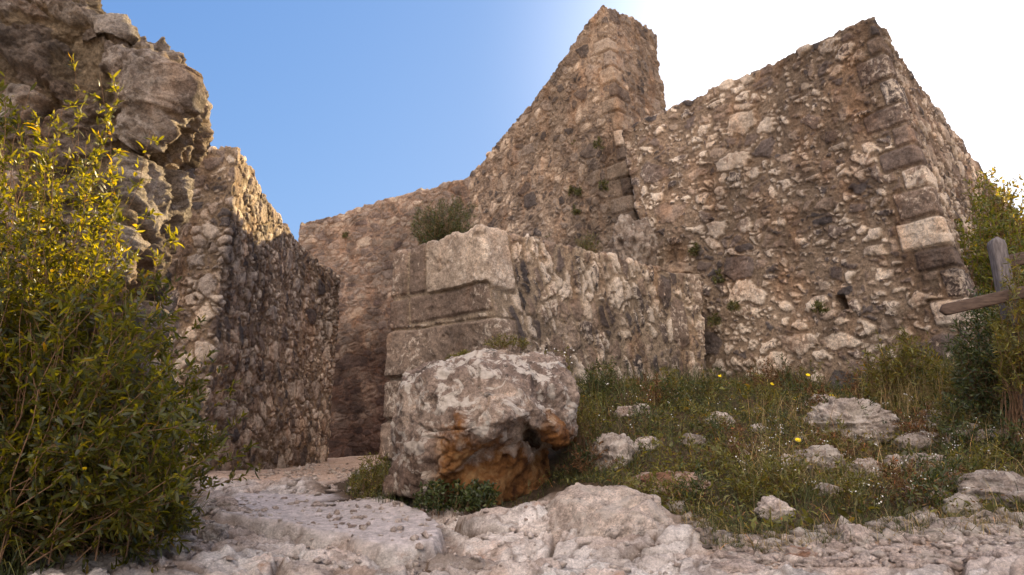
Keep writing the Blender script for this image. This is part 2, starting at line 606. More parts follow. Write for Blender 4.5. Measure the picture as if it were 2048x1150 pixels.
def to_px(x, y, z):
    dy, dz = y, z - EYE
    f = dy * math.cos(PITCH) + dz * math.sin(PITCH)
    u = -dy * math.sin(PITCH) + dz * math.cos(PITCH)
    f = np.maximum(f, 0.05)
    return 1024 + F_PX * x / f, 575 - F_PX * u / f


def poly_mask(x, y, poly, soft):
    """soft inside mask of a plan polygon"""
    inside = np.zeros(x.shape, bool)
    dist = np.full(x.shape, 1e9)
    n = len(poly)
    for i in range(n):
        x0, y0 = poly[i]
        x1, y1 = poly[(i + 1) % n]
        c = ((y0 > y) != (y1 > y)) & (x < (x1 - x0) * (y - y0) / (y1 - y0 + 1e-12) + x0)
        inside ^= c
        ex, ey = x1 - x0, y1 - y0
        t = np.clip(((x - x0) * ex + (y - y0) * ey) / (ex * ex + ey * ey + 1e-12), 0, 1)
        dist = np.minimum(dist, np.hypot(x - x0 - t * ex, y - y0 - t * ey))
    sd = np.where(inside, dist, -dist)
    return sstep(-soft, soft, sd), sd


def gplan(px, py):
    """plan position where the ray through a pixel meets the ground"""
    lo, hi = 1.0, 18.0
    d = None
    for k in range(200):
        t = 1.5 + k * 0.07
        p = P(px, py, t)
        if p[2] <= float(gbase(p[0], p[1])):
            d = t
            break
    if d is None:
        d = 9.0
    p = P(px, py, d)
    return (p[0], p[1])


VEG = [gplan(*q) for q in [(1010, 1010), (1090, 985), (1190, 1000), (1300, 1010), (1360, 1050), (1460, 1090), (1600, 1075), (1850, 1045), (2300, 1050)]]
VEG += [(8, 4.5), (9, 9), (2.2, 10.5), (0.4, 8), (-1.6, 8.2), (-1.9, 7.2), (-1.3, 5.6)]
VEGL = [(-9, 2.2)] + [gplan(*q) for q in [(30, 1130), (230, 1075), (380, 1050), (400, 985), (390, 950)]] + [(-5, 9.5), (-9, 9)]
SLAB = [gplan(*q) for q in [(430, 1048), (560, 1072), (680, 1088), (760, 1108), (880, 1102), (900, 1085), (850, 1040), (800, 1020), (660, 1000), (470, 995)]]
GRAV = [gplan(*q) for q in [(1440, 1090), (1600, 1075), (1850, 1045), (2300, 1040), (2400, 1149), (1500, 1149), (1420, 1120)]]
GRAV2 = [gplan(*q) for q in [(300, 1040), (430, 1000), (470, 1040), (430, 1100), (330, 1149), (-200, 1149), (-200, 1100)]]


def ground_full(x, y):
    z = gbase(x, y)
    veg, _ = poly_mask(x + 0.22 * fbm(x * 3, y * 3, x * 0, 3, 91), y + 0.22 * fbm(x * 3, y * 3, x * 0, 3, 92), VEG, 0.16)
    vegl, _ = poly_mask(x, y, VEGL, 0.15)
    soil = np.maximum(veg, vegl)
    wx = x + 0.10 * fbm(x * 3, y * 3, x * 0, 3, 71)
    wy = y + 0.10 * fbm(x * 3, y * 3, x * 0 + 5, 3, 72)
    slab, ssd = poly_mask(wx, wy, SLAB, 0.025)
    grav, _ = poly_mask(x + 0.15 * fbm(x * 4, y * 4, x * 0, 3, 5), y, GRAV, 0.10)
    grav2, _ = poly_mask(x, y, GRAV2, 0.1)
    grav = np.maximum(grav, grav2 * 0.9)
    pathfar = sstep(6.6, 7.4, y + 0.3 * x) * (x < 0.5)
    grav = np.maximum(grav, pathfar * 0.85)
    grav *= 1 - slab
    # fractured bedrock: slabs stepping down, warped cells
    qx = x + 0.16 * fbm(x * 2.2, y * 2.2, x * 0, 4, 11)
    qy = y + 0.16 * fbm(x * 2.2, y * 2.2, x * 0 + 9, 4, 12)
    e1, a1, b1, ox, oy = voronoi(qx + 0.35 * qy, qy, 0.62, 0.34, 31, 0.95, 0.3)
    e2, a2, b2, ox2, oy2 = voronoi(qx - 0.2 * qy + 3, qy + 1.1, 0.21, 0.12, 37, 0.95, 0.3)
    f1 = 0.055 * (a1 - 0.5) + 0.10 * (b1 - 0.5) * ox + (0.10 + 0.12 * a1) * oy * 0.8
    f1 = f1 - 0.055 * (1 - sstep(0.0, 0.022, e1))
    f2 = 0.030 * (a2 - 0.5) + (b2 - 0.5) * 0.22 * ox2 + (0.12 + 0.2 * a2) * oy2 - 0.018 * (1 - sstep(0.0, 0.012, e2))
    f1 = f1 + 0.05 * terrace(fbm(x * 2.6 + y, y * 5.0, x * 0, 5, 27, 0.55), 5, 0.25) + 0.022 * terrace(fbm(x * 8, y * 13, x * 0, 4, 28, 0.6), 3, 0.25)
    rough = 0.022 * fbm(x * 9, y * 9, x * 0, 5, 21, 0.6) + 0.03 * fbm(x * 1.8, y * 1.8, x * 0, 3, 22)
    brk = f1 * 1.25 + f2 * (0.45 + 0.5 * fbm(x * 1.2, y * 1.2, x * 0, 2, 25)) + rough + 0.008 * ridged(x * 22, y * 14, x * 0, 3, 81)
    gz = 0.016 * fbm(x * 14, y * 14, x * 0, 5, 41, 0.65) + 0.03 * fbm(x * 1.5, y * 1.5, x * 0, 3, 43)
    sz = 0.012 * fbm(x * 14, y * 14, x * 0, 5, 51, 0.65) + 0.02 * fbm(x * 1.6, y * 1.6, x * 0, 2, 53) + 0.03
    vz = 0.10 * fbm(x * 2.0, y * 2.0, x * 0, 4, 61)
    rk = (1 - grav) * (1 - soil)
    z = z + brk * rk * (1 - slab) + gz * grav * (1 - soil) + vz * soil + slab * (sz + 0.02) * (1 - soil)
    crack = (1 - sstep(0.0, 0.022, e1)) * 0.85 + (1 - sstep(0.0, 0.008, e2)) * 0.6
    dirt = np.clip(crack, 0, 1) * rk * (1 - slab)
    # hollow in front of the broken slab edge
    holl = np.exp(-((ssd + 0.07) / 0.06) ** 2) * (y < 4.5) * (1 - slab)
    z = z - 0.05 * holl
    dirt = np.maximum(dirt, holl * 0.6)
    return z, rk, soil, grav, a2, dirt, slab


def gz_at(x, y):
    return ground_full(np.atleast_1d(np.asarray(x, float)), np.atleast_1d(np.asarray(y, float)))[0]


def axis(segs):
    out = []
    for a, b, s in segs:
        n = max(1, int(round((b - a) / s)))
        out.append(np.linspace(a, b, n, endpoint=False))
    out.append(np.array([segs[-1][1]]))
    return np.concatenate(out)


def grid_faces(nu, nv, closed=False):
    """grid indexed [iv*nu+iu]"""
    iu = np.arange(nu if closed else nu - 1)
    iv = np.arange(nv - 1)
    A, B = np.meshgrid(iu, iv)
    A2 = (A + 1) % nu
    return np.stack([B * nu + A, B * nu + A2, (B + 1) * nu + A2, (B + 1) * nu + A], -1).reshape(-1, 4)


xs = axis([(-600, -40, 80), (-40, -8, 2), (-8, -3.5, 0.12), (-3.5, -2.2, 0.03), (-2.2, 3.0, 0.0115), (3.0, 5.5, 0.04), (5.5, 9, 0.15), (9, 40, 2), (40, 600, 80)])
ys = axis([(-400, -20, 60), (-20, -2, 1.5), (-2, 2.4, 0.08), (2.4, 5.2, 0.0115), (5.2, 7.5, 0.03), (7.5, 17, 0.08), (17, 40, 1.5), (40, 800, 80)])
GX, GY = np.meshgrid(xs, ys)
gz, rk, soil, grav, tint, dirt, slab = ground_full(GX, GY)
ground = mesh_np('ground', np.stack([GX, GY, gz], -1).reshape(-1, 3), grid_faces(len(xs), len(ys)), mat=M_GROUND,
                 attrs={'cell': np.stack([rk, soil, grav], -1).reshape(-1, 3), 'extra': np.stack([tint, dirt, slab], -1).reshape(-1, 3)})
tag(ground, kind='structure')


# ------------------------------------------------------------ masonry lofts
def smooth_grid(G, it, closed, axisn):
    for _ in range(it):
        if axisn == 1 and closed:
            G = 0.25 * np.roll(G, 1, 1) + 0.5 * G + 0.25 * np.roll(G, -1, 1)
        elif axisn == 1:
            H = G.copy()
            H[:, 1:-1] = 0.25 * G[:, :-2] + 0.5 * G[:, 1:-1] + 0.25 * G[:, 2:]
            G = H
        else:
            H = G.copy()
            H[1:-1] = 0.25 * G[:-2] + 0.5 * G[1:-1] + 0.25 * G[2:]
            G = H
    return G


def wall(name, cols, ures, vres, mat, label, cat='wall', su=0.30, sv=0.19, depth=0.035, seed=1, rects=(), topn=0.05, topcell=0.4,
         mortar_w=0.018, batter_it=10, warp=0.06, rough=0.012, uscale=None, slant=0.0, edge_n=0.016, domek=0.22, strata=0.5, bigs=0.14, terr=0.0, origin=None, hrough=1.0):
    """cols: profiles (same number of 3D points; the last ones run in over the top). Closed around.
    ures: step along each side; vres: step along each profile segment. rects: (u0,u1,z0,z1,offset,rand1,rand2)
    measured from the first column"""
    cols = [np.array(c, float) for c in cols]
    n = len(cols)
    k = len(cols[0])
    segs = []
    ucoord = []
    uacc = 0.0
    uk = [0.0]
    mid = max(1, (k - 1) // 2)
    for i in range(n):
        a, b = cols[i], cols[(i + 1) % n]
        L = float(np.linalg.norm((b - a)[:mid + 1], axis=1).max())
        m = max(2, int(math.ceil(L / ures[i])))
        t = np.arange(m) / m
        segs.append(a[:, None, :] * (1 - t)[None, :, None] + b[:, None, :] * t[None, :, None])
        ucoord.append(uacc + t * L)
        uacc += L
        uk.append(uacc)
    ring = np.concatenate(segs, 1)          # k x NU x 3
    U1 = np.concatenate(ucoord)
    rows = []
    vadd = []
    tfr = []
    for j in range(k - 1):
        L = float(np.linalg.norm(ring[j + 1] - ring[j], axis=1).max())
        m = max(2, int(math.ceil(L / vres[j])))
        t = np.arange(m) / m
        rows.append(ring[j][None] * (1 - t)[:, None, None] + ring[j + 1][None] * t[:, None, None])
    rows.append(ring[-1][None])
    G = np.concatenate(rows, 0)             # NV x NU x 3
    NV, NU = G.shape[:2]
    G = smooth_grid(G, batter_it, True, 1)
    G = smooth_grid(G, batter_it, True, 0)
    dU = np.roll(G, -1, 1) - np.roll(G, 1, 1)
    dV = np.zeros_like(G)
    dV[1:-1] = G[2:] - G[:-2]
    dV[0] = G[1] - G[0]
    dV[-1] = G[-1] - G[-2]
    N = np.cross(dU, dV)
    ln = np.linalg.norm(N, axis=2, keepdims=True)
    bad = ln[..., 0] < 1e-9
    N = N / np.maximum(ln, 1e-9)
    N[bad] = (0, 0, 1)
    N = smooth_grid(smooth_grid(N, 6, True, 1), 6, True, 0)
    N /= np.maximum(np.linalg.norm(N, axis=2, keepdims=True), 1e-9)
    # coordinates: z on the faces, then run on inwards over the top
    steps = np.linalg.norm(np.diff(G, axis=0), axis=2)
    arc = np.concatenate([np.zeros((1, NU)), np.cumsum(steps, 0)], 0)
    horiz = np.linalg.norm(np.diff(G[..., :2], axis=0), axis=2)
    flat = (np.abs(np.diff(G[..., 2], axis=0)) < 0.5 * steps)
    inw = np.concatenate([np.zeros((1, NU)), np.cumsum(horiz * flat, 0)], 0)
    Z = G[..., 2] + inw
    U = np.broadcast_to(U1[None], Z.shape)
    if uscale:
        U = U * uscale
    X3, Y3, Z3 = G[..., 0], G[..., 1], G[..., 2]
    Uw = U + warp * fbm(X3 * 4, Y3 * 4, Z3 * 4, 3, seed + 50) + slant * Z
    Zw = Z + warp * 0.8 * fbm(X3 * 4 + 9, Y3 * 4, Z3 * 4, 3, seed + 60)
    e, r1, r2, ox, oy = voronoi(Uw, Zw, su, sv, seed, 0.95, 0.45)
    if bigs > 0:
        eb, rb1, rb2, bx_, by_ = voronoi(Uw + 2.7, Zw + 1.3, su * 1.75, sv * 1.55, seed + 40, 0.95, 0.5)
        isb = hash3(np.floor(rb1 * 9973), np.floor(rb2 * 9973), rb1 * 0, seed + 41) < bigs
        e = np.where(isb, eb, np.minimum(e, eb + 0.004))
        r1 = np.where(isb, rb1, r1)
        r2 = np.where(isb, rb2, r2)
        ox = np.where(isb, bx_, ox)
        oy = np.where(isb, by_, oy)
    mw = mortar_w * (0.6 + 0.9 * (fbm(X3 * 1.3, Y3 * 1.3, Z3 * 1.3, 2, seed + 70) + 0.5))
    mw = np.maximum(mw, 0.004)
    e = e + edge_n * fbm(X3 * 17, Y3 * 17, Z3 * 17, 3, seed + 75, 0.6)
    mask = sstep(mw * 0.6, mw * 0.6 + 0.010, e)
    dome = sstep(mw * 0.3, mw * 0.3 + 0.06, e)
    h = mask * depth * (0.15 + 0.75 * r2) + dome * depth * domek + mask * ((r1 - 0.5) * 0.14 * ox + (r2 - 0.5) * 0.20 * oy)
    # smaller packing stones in the mortar
    e2, s1, s2, _, _ = voronoi(Uw * 1.0 + 7.3, Zw + 3.1, su * 0.36, sv * 0.40, seed + 9, 0.95, 0.3)
    pk = (1 - mask) * sstep(0.008, 0.018, e2) * (s1 > 0.45)
    h = h + pk * depth * 0.45
    r1 = np.where(pk > 0.5, s2, r1)
    mask = np.maximum(mask, pk)
    for (u0, u1, z0, z1, off, c1, c2) in rects:
        wob = 0.02 * fbm(X3 * 3, Y3 * 3, Z3 * 3, 3, seed + int(u0 * 17 + z0 * 31))
        dx = np.minimum(U - u0, u1 - U) + wob
        dz = np.minimum(Z - z0, z1 - Z) + wob
        rc = 0.03
        qx, qz = np.maximum(rc - dx, 0), np.maximum(rc - dz, 0)
        sd = rc - np.hypot(qx, qz)
        sd = np.where((dx > rc) & (dz > rc), np.minimum(dx, dz), sd)
        inside = sd > -0.02
        mk = sstep(0.0, 0.012, sd)
        if off < -0.1:
            h = np.where(inside, h * (1 - mk) + mk * off, h)
            r1 = np.where(mk > 0.5, 0.0, r1)
            continue
        hh = sstep(0.0, 0.035, sd) * (depth * 0.8 + off) + 0.006 * (c2 - 0.5) - 0.01
        h = np.where(inside, hh, h)
        mask = np.where(inside, mk, mask)
        r1 = np.where(inside & (mk > 0.2), c1, r1)
        r2 = np.where(inside & (mk > 0.2), c2, r2)
    h = h + rough * (fbm(X3 * 16, Y3 * 16, Z3 * 16, 4, seed + 80, 0.65) * (1 + 0.6 * mask) + strata * (ridged(X3 * 11, Y3 * 11, Z3 * 15, 3, seed + 85) - 0.5))
    h = h + hrough * 0.035 * fbm(X3 * 1.6, Y3 * 1.6, Z3 * 1.6, 3, seed + 90)
    h = h + terr * terrace(fbm(X3 * 3.4 + 2, Y3 * 3.4, Z3 * 3.4, 4, seed + 101, 0.55), 5, 0.3) + 0.35 * terr * terrace(fbm(X3 * 11, Y3 * 11, Z3 * 11, 3, seed + 102, 0.6), 3, 0.3)
    pit = sstep(0.30, 0.62, fbm(X3 * 9, Y3 * 9, Z3 * 9, 3, seed + 95))
    h = h - 0.4 * depth * pit
    G = G + N * h[..., None]
    # ragged top course
    tn = sstep(0.45, 0.08, (np.max(G[..., 2], 0)[None] - G[..., 2]))
    cu = Uw[-1][None] * 0 + U
    stepn = hash3(np.floor(cu / topcell + 0.35 * vnoise(cu * 2, cu * 0, cu * 0, seed)), cu * 0, cu * 0, seed + 3) - 0.5
    G[..., 2] += tn * topn * 1.6 * stepn + tn * topn * 0.7 * vnoise(U * 9, U * 0, U * 0, seed + 4)
    V = G.reshape(-1, 3)
    faces = grid_faces(NU, NV, True)
    if origin is None:
        org = cols[0][0].copy()
        org[2] = min(c[0][2] for c in cols)
    else:
        org = origin
    ob = mesh_np(name, V, faces, mat=mat, attrs={'cell': np.stack([mask, r1, r2], -1).reshape(-1, 3)}, origin=org)
    tag(ob, label, cat)
    return ob, uk


def prof(base, top, spine, dz=0.0):
    """profile: base point, top point, spine point on the top"""
    base, top, spine = np.array(base, float), np.array(top, float), np.array(spine, float)
    return [base, top, spine]


def lift(p, z):
    p = np.array(p, float).copy()
    p[2] = z
    return p


# ---- E: right-hand curtain wall, corner near its right end
tE0 = P(1238, 262, 10.6)
tE1 = P(1330, 217, 10.0)
tE2 = P(1530, 131, 8.8)
tEc = P(1744, 34, 7.4)
tE3 = P(1944, 312, 11.2)
tE4 = P(2085, 500, 15.5)


def down(p, q_px, q_py, d, zb):
    """extend the line top -> lower point to height zb"""
    p = np.array(p)
    q = P(q_px, q_py, d)
    t = (p[2] - zb) / (p[2] - q[2])
    return p + (q - p) * t


bE0 = down(tE0, 1290, 500, 10.3, 0.5)
bE1 = bE0 * 0.78 + down(tEc, 1978, 718, 6.95, 0.5) * 0.22
bE2 = bE0 * 0.45 + down(tEc, 1978, 718, 6.95, 0.5) * 0.55
bEc = down(tEc, 1978, 718, 6.95, 0.5)
bE3 = lift(tE3 + (bEc - tEc) * 0.55, 0.5)
bE4 = lift(tE4 + (bEc - tEc) * 0.55, 0.5)
th = np.array([0.35, 1.25, 0.0])
thm = np.array([0.45, 2.6, 0.0])
thr = np.array([-1.1, 0.9, 0.0])
in4 = tE4 + thr
in3 = tE3 + thr
inc = tEc + np.array([-0.25, 1.7, 0])
in2 = tE2 + np.array([0.15, 1.5, 0])
in0 = tE0 + np.array([0.9, 1.3, 0])
front = [(bE0, tE0), (bE1, tE1), (bE2, tE2), (bEc, tEc), (bE3, tE3), (bE4, tE4)]
back = [(lift(in4, .5), in4), (lift(in3, .5), in3), (lift(inc, .5), inc), (lift(in2, .5), in2), (lift(in0, .5), in0)]
opp = {0: in0, 1: in0 * .5 + in2 * .5, 2: in2, 3: inc, 4: in3, 5: in4}
cols = []
for i, (b, t) in enumerate(front):
    cols.append([b, t, (t + opp[i]) / 2])
oppb = [tE4, tE3, tEc, tE2, tE0]
for i, (b, t) in enumerate(back):
    cols.append([b, t, (t + oppb[i]) / 2])
cols = [[c[0], c[1], c[2] + np.array([0, 0, 0.05])] for c in cols]
L01 = max(np.linalg.norm(tE1 - tE0), np.linalg.norm(bE1 - bE0))
L12 = max(np.linalg.norm(tE2 - tE1), np.linalg.norm(bE2 - bE1))
L2c = max(np.linalg.norm(tEc - tE2), np.linalg.norm(bEc - bE2))
uc = L01 + L12 + L2c
rE = []
rr = random.Random(5)
z = 1.0
i = 0
while z < 5.2:
    hgt = rr.uniform(0.20, 0.34)
    if z <= 2.86 < z + hgt:
        rE.append((uc - .52, uc + .22, z, z + hgt, 0.004, .97, .95))
    elif i % 2:
        rE.append((uc - rr.uniform(.40, .55), uc + rr.uniform(.18, .26), z, z + hgt, 0.0, rr.uniform(.3, .66), rr.random()))
    else:
        rE.append((uc - rr.uniform(.18, .26), uc + rr.uniform(.40, .55), z, z + hgt, 0.0, rr.uniform(.15, .6), rr.random()))
    z += hgt + 0.015
    i += 1
# one long pale quoin and the small square putlog hole
EWALL, ukE = wall('rubble_wall', cols, [0.0125, 0.0125, 0.0125, 0.014, 0.06, 0.2, 0.2, 0.2, 0.2, 0.2, 0.1], [0.0125, 0.05], M_E,
                  'long rubble wall on the right whose battered corner hides the sun', su=0.25, sv=0.17, depth=0.042, seed=3,
                  rects=rE + [(2.80, 2.95, 2.31, 2.49, -0.30, 0, 0)], topn=0.025, mortar_w=0.028, warp=0.07)

# ---- D: tall tapering tower wall behind
tD0 = P(938, 352, 14.7)
tDm = P(1075, 190, 12.8)
tDc = P(1205, 4, 11.6)
tDr = P(1311, 64, 13.1)
bD0 = lift(tD0, 0.6)
bDm = lift(tDm + np.array([-0.1, 0, 0]), 0.6)
bDc = down(tDc, 1243, 262, 11.4, 0.6)
bDr = down(tDr, 1332, 217, 13.0, 0.6)
iDr = tDr + np.array([-0.55, 0.9, 0])
iD0 = tD0 + np.array([0.6, 0.4, 0])
iDm = tDm + np.array([0.62, 0.45, 0])
# end block: the far side of the tower top steps down behind
fr = [(bD0, tD0), (bDm, tDm), (bDc, tDc), (bDr, tDr), (lift(iDr, .6), iDr), (lift(iDm, .6), iDm), (lift(iD0, .6), iD0)]
sp = [(tD0 + iD0) / 2, (tDm + iDm) / 2, (tDc + iDr) / 2, (tDr + iDr) / 2 + (tDc - tDr) * .2, (tDc + iDr) / 2, (tDm + iDm) / 2, (tD0 + iD0) / 2]
cols = [[b, t, s] for (b, t), s in zip(fr, sp)]
LD0 = max(np.linalg.norm(tDm - tD0), np.linalg.norm(bDm - bD0))
LD1 = max(np.linalg.norm(tDc - tDm), np.linalg.norm(bDc - bDm))
ud = LD0 + LD1
rD = []
z = 4.2
i = 0
while z < 7.7:
    hgt = rr.uniform(0.22, 0.33)
    if i == 5:
        rD.append((ud - .22, ud + .95, z, z + .32, 0.015, .95, .9))
        hgt = .32
    elif i % 2:
        rD.append((ud - rr.uniform(.40, .55), ud + rr.uniform(.2, .3), z, z + hgt, 0.01, rr.uniform(.3, .8), rr.random()))
    else:
        rD.append((ud - rr.uniform(.2, .28), ud + rr.uniform(.35, .5), z, z + hgt, 0.01, rr.uniform(.3, .8), rr.random()))
    z += hgt + .015
    i += 1
DWALL, ukD = wall('tower_wall', cols, [0.018, 0.016, 0.014, 0.1, 0.1, 0.1, 0.1], [0.016, 0.05], M_D,
                  'tall tower wall with a sloping top ending in a sharp peak against the sky', su=0.23, sv=0.16, depth=0.035, seed=13,
                  rects=rD, topn=0.035, topcell=0.5, mortar_w=0.02)

# ---- C: back wall, dark and reddish
tC0 = P(597, 446, 17.0)
tC1 = P(760, 402, 16.6)
tC2 = P(946, 350, 15.2)
tC3 = P(1010, 335, 15.0)
cols = []
iv = np.array([0.35, 1.0, 0])
for t in (tC0, tC1, tC2, tC3):
    cols.append([lift(t, -.1), t, t + iv * .5])
for t in (tC3, tC2, tC1, tC0):
    cols.append([lift(t + iv, -.1), t + iv, t + iv * .5])
CWALL, _ = wall('back_wall', cols, [0.02, 0.02, 0.05, 0.1, 0.15, 0.15, 0.15, 0.05], [0.019, 0.06], M_C,
                'dark reddish back wall of the passage with a level stone top', su=0.30, sv=0.17, depth=0.03, seed=23, topn=0.06, topcell=0.6,
                mortar_w=0.012)

# ---- B: inner left wall, one merlon in the sun
q0 = P(387, 298, 8.5)
q1 = P(474, 295, 8.45)
q2 = P(545, 415, 11.0)
q3 = P(597, 482, 13.0)
q4 = P(682, 556, 15.4)
b0 = lift(P(330, 930, 8.4), -.1)
b1 = lift(P(392, 930, 8.3), -.1)
b2 = lift(P(515, 920, 10.9), -.1)
b3 = lift(P(605, 920, 13.3), -.1)
b4 = lift(P(653, 920, 14.8), -.1)
thk = np.array([-0.75, 0.1, 0])
s0 = P(345, 395, 8.55)
sA = P(375, 392, 8.52)
# front face of the lower parapet, step, merlon, then the long receding face
cols = []
pp = [(lift(P(200, 930, 8.6), -.1), P(215, 392, 8.6)), (lift(P(290, 930, 8.5), -.1), s0), (lift(P(320, 930, 8.45), -.1), sA), (b0, q0), (b1, q1), (b2, q2), (b3, q3), (b4, q4)]
cen = [P(215, 392, 8.6) + np.array([0, .5, 0]), s0 + np.array([0, .5, 0]), sA + np.array([0, .5, 0]), (q0 + q1) / 2 + np.array([0, .6, 0]), (q0 + q1) / 2 + np.array([0, .6, 0]),
       q2 + thk / 2, q3 + thk / 2, q4 + thk / 2]
for (b, t), c in zip(pp, cen):
    cols.append([b, t, c])
bb = [(q4 + thk, cen[7]), (q3 + thk, cen[6]), (q2 + thk, cen[5]), (q0 + np.array([-.1, 1.2, 0]), cen[4]), (sA + np.array([-.1, 1.2, 0]), cen[2]), (s0 + np.array([0, 1.2, 0]), cen[1]), (P(215, 392, 8.6) + np.array([0, 1.2, 0]), cen[0])]
for t, c in bb:
    cols.append([lift(t, -.1), t, c])
BWALL, _ = wall('merlon_wall', cols, [0.05, 0.014, 0.02, 0.013, 0.014, 0.015, 0.018, 0.03, .1, .1, .1, .1, .1, .1, .2], [0.014, 0.05], M_B,
                'inner wall left of the passage, its raised merlon partly lit by the sun', su=0.24, sv=0.18, depth=0.045, seed=33, topn=0.05,
                mortar_w=0.026)

# ---- F: low corner block of big squared stones in front
fl = P(787, 506, 8.0)
fm = P(880, 478, 7.45)
fc = P(962, 456, 6.95)
f1 = P(1100, 482, 7.6)
f2 = P(1215, 508, 8.2)
f3 = P(1330, 543, 8.85)
f4 = P(1402, 552, 9.25)
bl = lift(P(770, 800, 7.95), -.1)
bc = down(fc, 1003, 690, 6.8, 0.1)
bm = lift((bl + bc) / 2, -.1)
bc[2] = -.1
b_1 = lift(P(1130, 800, 7.5), -.1)
b_2 = lift(P(1235, 800, 8.1), -.1)
b_3 = lift(P(1345, 800, 8.75), -.1)
b_4 = lift(P(1425, 800, 9.2), -.1)
ctr = np.array([0.4, 10.2, 2.85])
k1 = np.array([2.4, 11.2, 2.9])
k2 = np.array([-0.7, 12.5, 2.9])
cols = []
for b, t in [(bl, fl), (bm, fm), (bc, fc), (b_1, f1), (b_2, f2), (b_3, f3), (b_4, f4)]:
    inn = t + (ctr - t) * 0.12
    inn[2] = t[2] - 0.02
    cols.append([b, t, inn, ctr])
for t in (k1, k2):
    cols.append([lift(t, -.1), t, t + (ctr - t) * .12, ctr])
LF0 = max(np.linalg.norm(fm - fl), np.linalg.norm(bm - bl))
LF1 = max(np.linalg.norm(fc - fm), np.linalg.norm(bc - bm))
uf = LF0 + LF1
rF = [(-.3, .36, 2.42, 3.3, 0.00, .55, .6), (.385, .74, 2.42, 3.3, -0.01, .50, .5), (.76, uf + .36, 2.33, 3.4, 0.012, .80, .55),
      (-.3, .40, 2.03, 2.40, 0.0, .45, .5), (.42, uf - .02, 2.10, 2.40, -0.01, .52, .4),
      (-.3, uf + .26, 1.50, 2.03, 0.03, .60, .4),
      (-.3, .55, 1.05, 1.48, 0.02, .55, .5), (.58, uf + .1, 1.05, 1.48, 0.05, .58, .4),
      (-.3, .45, .6, 1.03, 0.03, .6, .4), (.48, uf + .2, .6, 1.03, 0.0, .6, .4)]
FWALL, _ = wall('corner_block', cols, [0.011, 0.011, 0.011, 0.012, 0.013, 0.014, 0.1, 0.2, 0.2], [0.011, 0.03, 0.25], M_F,
                'low corner wall behind the boulder, big squared blocks left, slanting rubble right', su=0.15, sv=0.30, depth=0.045, seed=43, rects=rF,
                topn=0.02, mortar_w=0.016, slant=0.2, rough=0.009, bigs=0.12)

# ---- A: near boulder masonry on the left, overhanging broken end
outl = [(322, 900, 4.1), (312, 640, 4.1), (322, 520, 4.1), (336, 440, 4.1), (344, 380, 4.12), (348, 292, 4.14), (384, 245, 4.12), (408, 190, 4.1), (402, 150, 4.12), (372, 118, 4.15),
        (325, 100, 4.2), (318, 78, 4.2), (270, 45, 4.2), (245, 8, 4.2), (205, -30, 4.25)]
z_of = [P(*o)[2] for o in outl]
colsA = []
right = [P(o[0] - (88 if o[1] > 260 else 60), o[1] + (8 if o[1] < 120 else 0), o[2] - 0.3) for o in outl]
right[0] = lift(right[0], 0.1)
left = [np.array([-5.2, 3.65, p[2] + (0.25 if i > 9 else 0) * (i - 9)]) for i, p in enumerate(right)]
midf = []
for i, p in enumerate(right):
    m = p * 0.45 + left[i] * 0.55
    m[1] = 3.7
    midf.append(m)
backr = [p + np.array([-0.02, 0.42, 0.0]) for p in right]
backr2 = [p + np.array([-0.7, 1.4, 0.0]) for p in right]
backl = [np.array([-5.2, 5.2, l[2]]) for l in left]
spn = [(right[-1] + backr2[-1]) / 2, (midf[-1] + (backr[-1] + backl[-1]) / 2) / 2, (left[-1] + backl[-1]) / 2]
colsA = [left + [spn[2]], midf + [spn[1]], right + [spn[0]], backr + [spn[0]], backr2 + [spn[0]], backl + [spn[2]]]
AWALL, _ = wall('boulder_wall', colsA, [0.03, 0.0095, 0.012, 0.04, 0.08, 0.1], [0.0095] * 14 + [0.04], M_A,
                'near wall of huge rough boulders on the left with an overhanging broken end', su=0.44, sv=0.36, depth=0.085, seed=57, topn=0.0,
                mortar_w=0.055, warp=0.12, rough=0.022, batter_it=6, hrough=1.2, edge_n=0.02, domek=0.7, strata=0.15, bigs=0.0, terr=0.10)


# ------------------------------------------------------------ rocks
def ico(sub):
    import bmesh
    bm = bmesh.new()
    bmesh.ops.create_icosphere(bm, subdivisions=sub, radius=1.0)
    v = np.array([x.co[:] for x in bm.verts])
    f = np.array([[q.index for q in p.verts] for p in bm.faces])
    bm.free()
    return v, f


ICO = {k: ico(k) for k in (1, 2, 3, 4, 5, 6)}


def rock_verts(sub, rad, seed, planes=9, rough=0.12, chip=0.72, rdg=0.22):
    v, f = ICO[sub]
    rg = np.random.default_rng(seed)
    r = np.ones(len(v))
    for _ in range(planes):
        n = rg.normal(size=3)
        n /= np.linalg.norm(n)
        d = rg.uniform(chip, 0.95)
        dot = v @ n
        lim = np.where(dot > 0.05, d / np.maximum(dot, 0.05), 9)
        r = np.minimum(r, lim)
    s = seed % 97
    r = r * (1 + rough * fbm(v[:, 0] * 2 + s, v[:, 1] * 2, v[:, 2] * 2, 5, seed, 0.62))
    r = r * (1 + rdg * (ridged(v[:, 0] * 2.3 + s, v[:, 1] * 2.3 + 0.5 * v[:, 2], v[:, 2] * 3.2, 4, seed + 2) - 0.4))
    r = r + 0.10 * terrace(fbm(v[:, 0] * 3 + s, v[:, 1] * 3, v[:, 2] * 3.5, 4, seed + 21, 0.6), 4, 0.3) * (0.4 if rdg < .1 else 1)
    if sub >= 4:
        r = r * (1 - 0.10 * sstep(0.15, 0.6, fbm(v[:, 0] * 5 + s, v[:, 1] * 5, v[:, 2] * 5, 3, seed + 9)))
        r = r + 0.02 * fbm(v[:, 0] * 16 + s, v[:, 1] * 16, v[:, 2] * 16, 3, seed + 5)
    w = v * r[:, None] * np.array(rad)
    a = rg.uniform(0, 6.28)
    return w, f


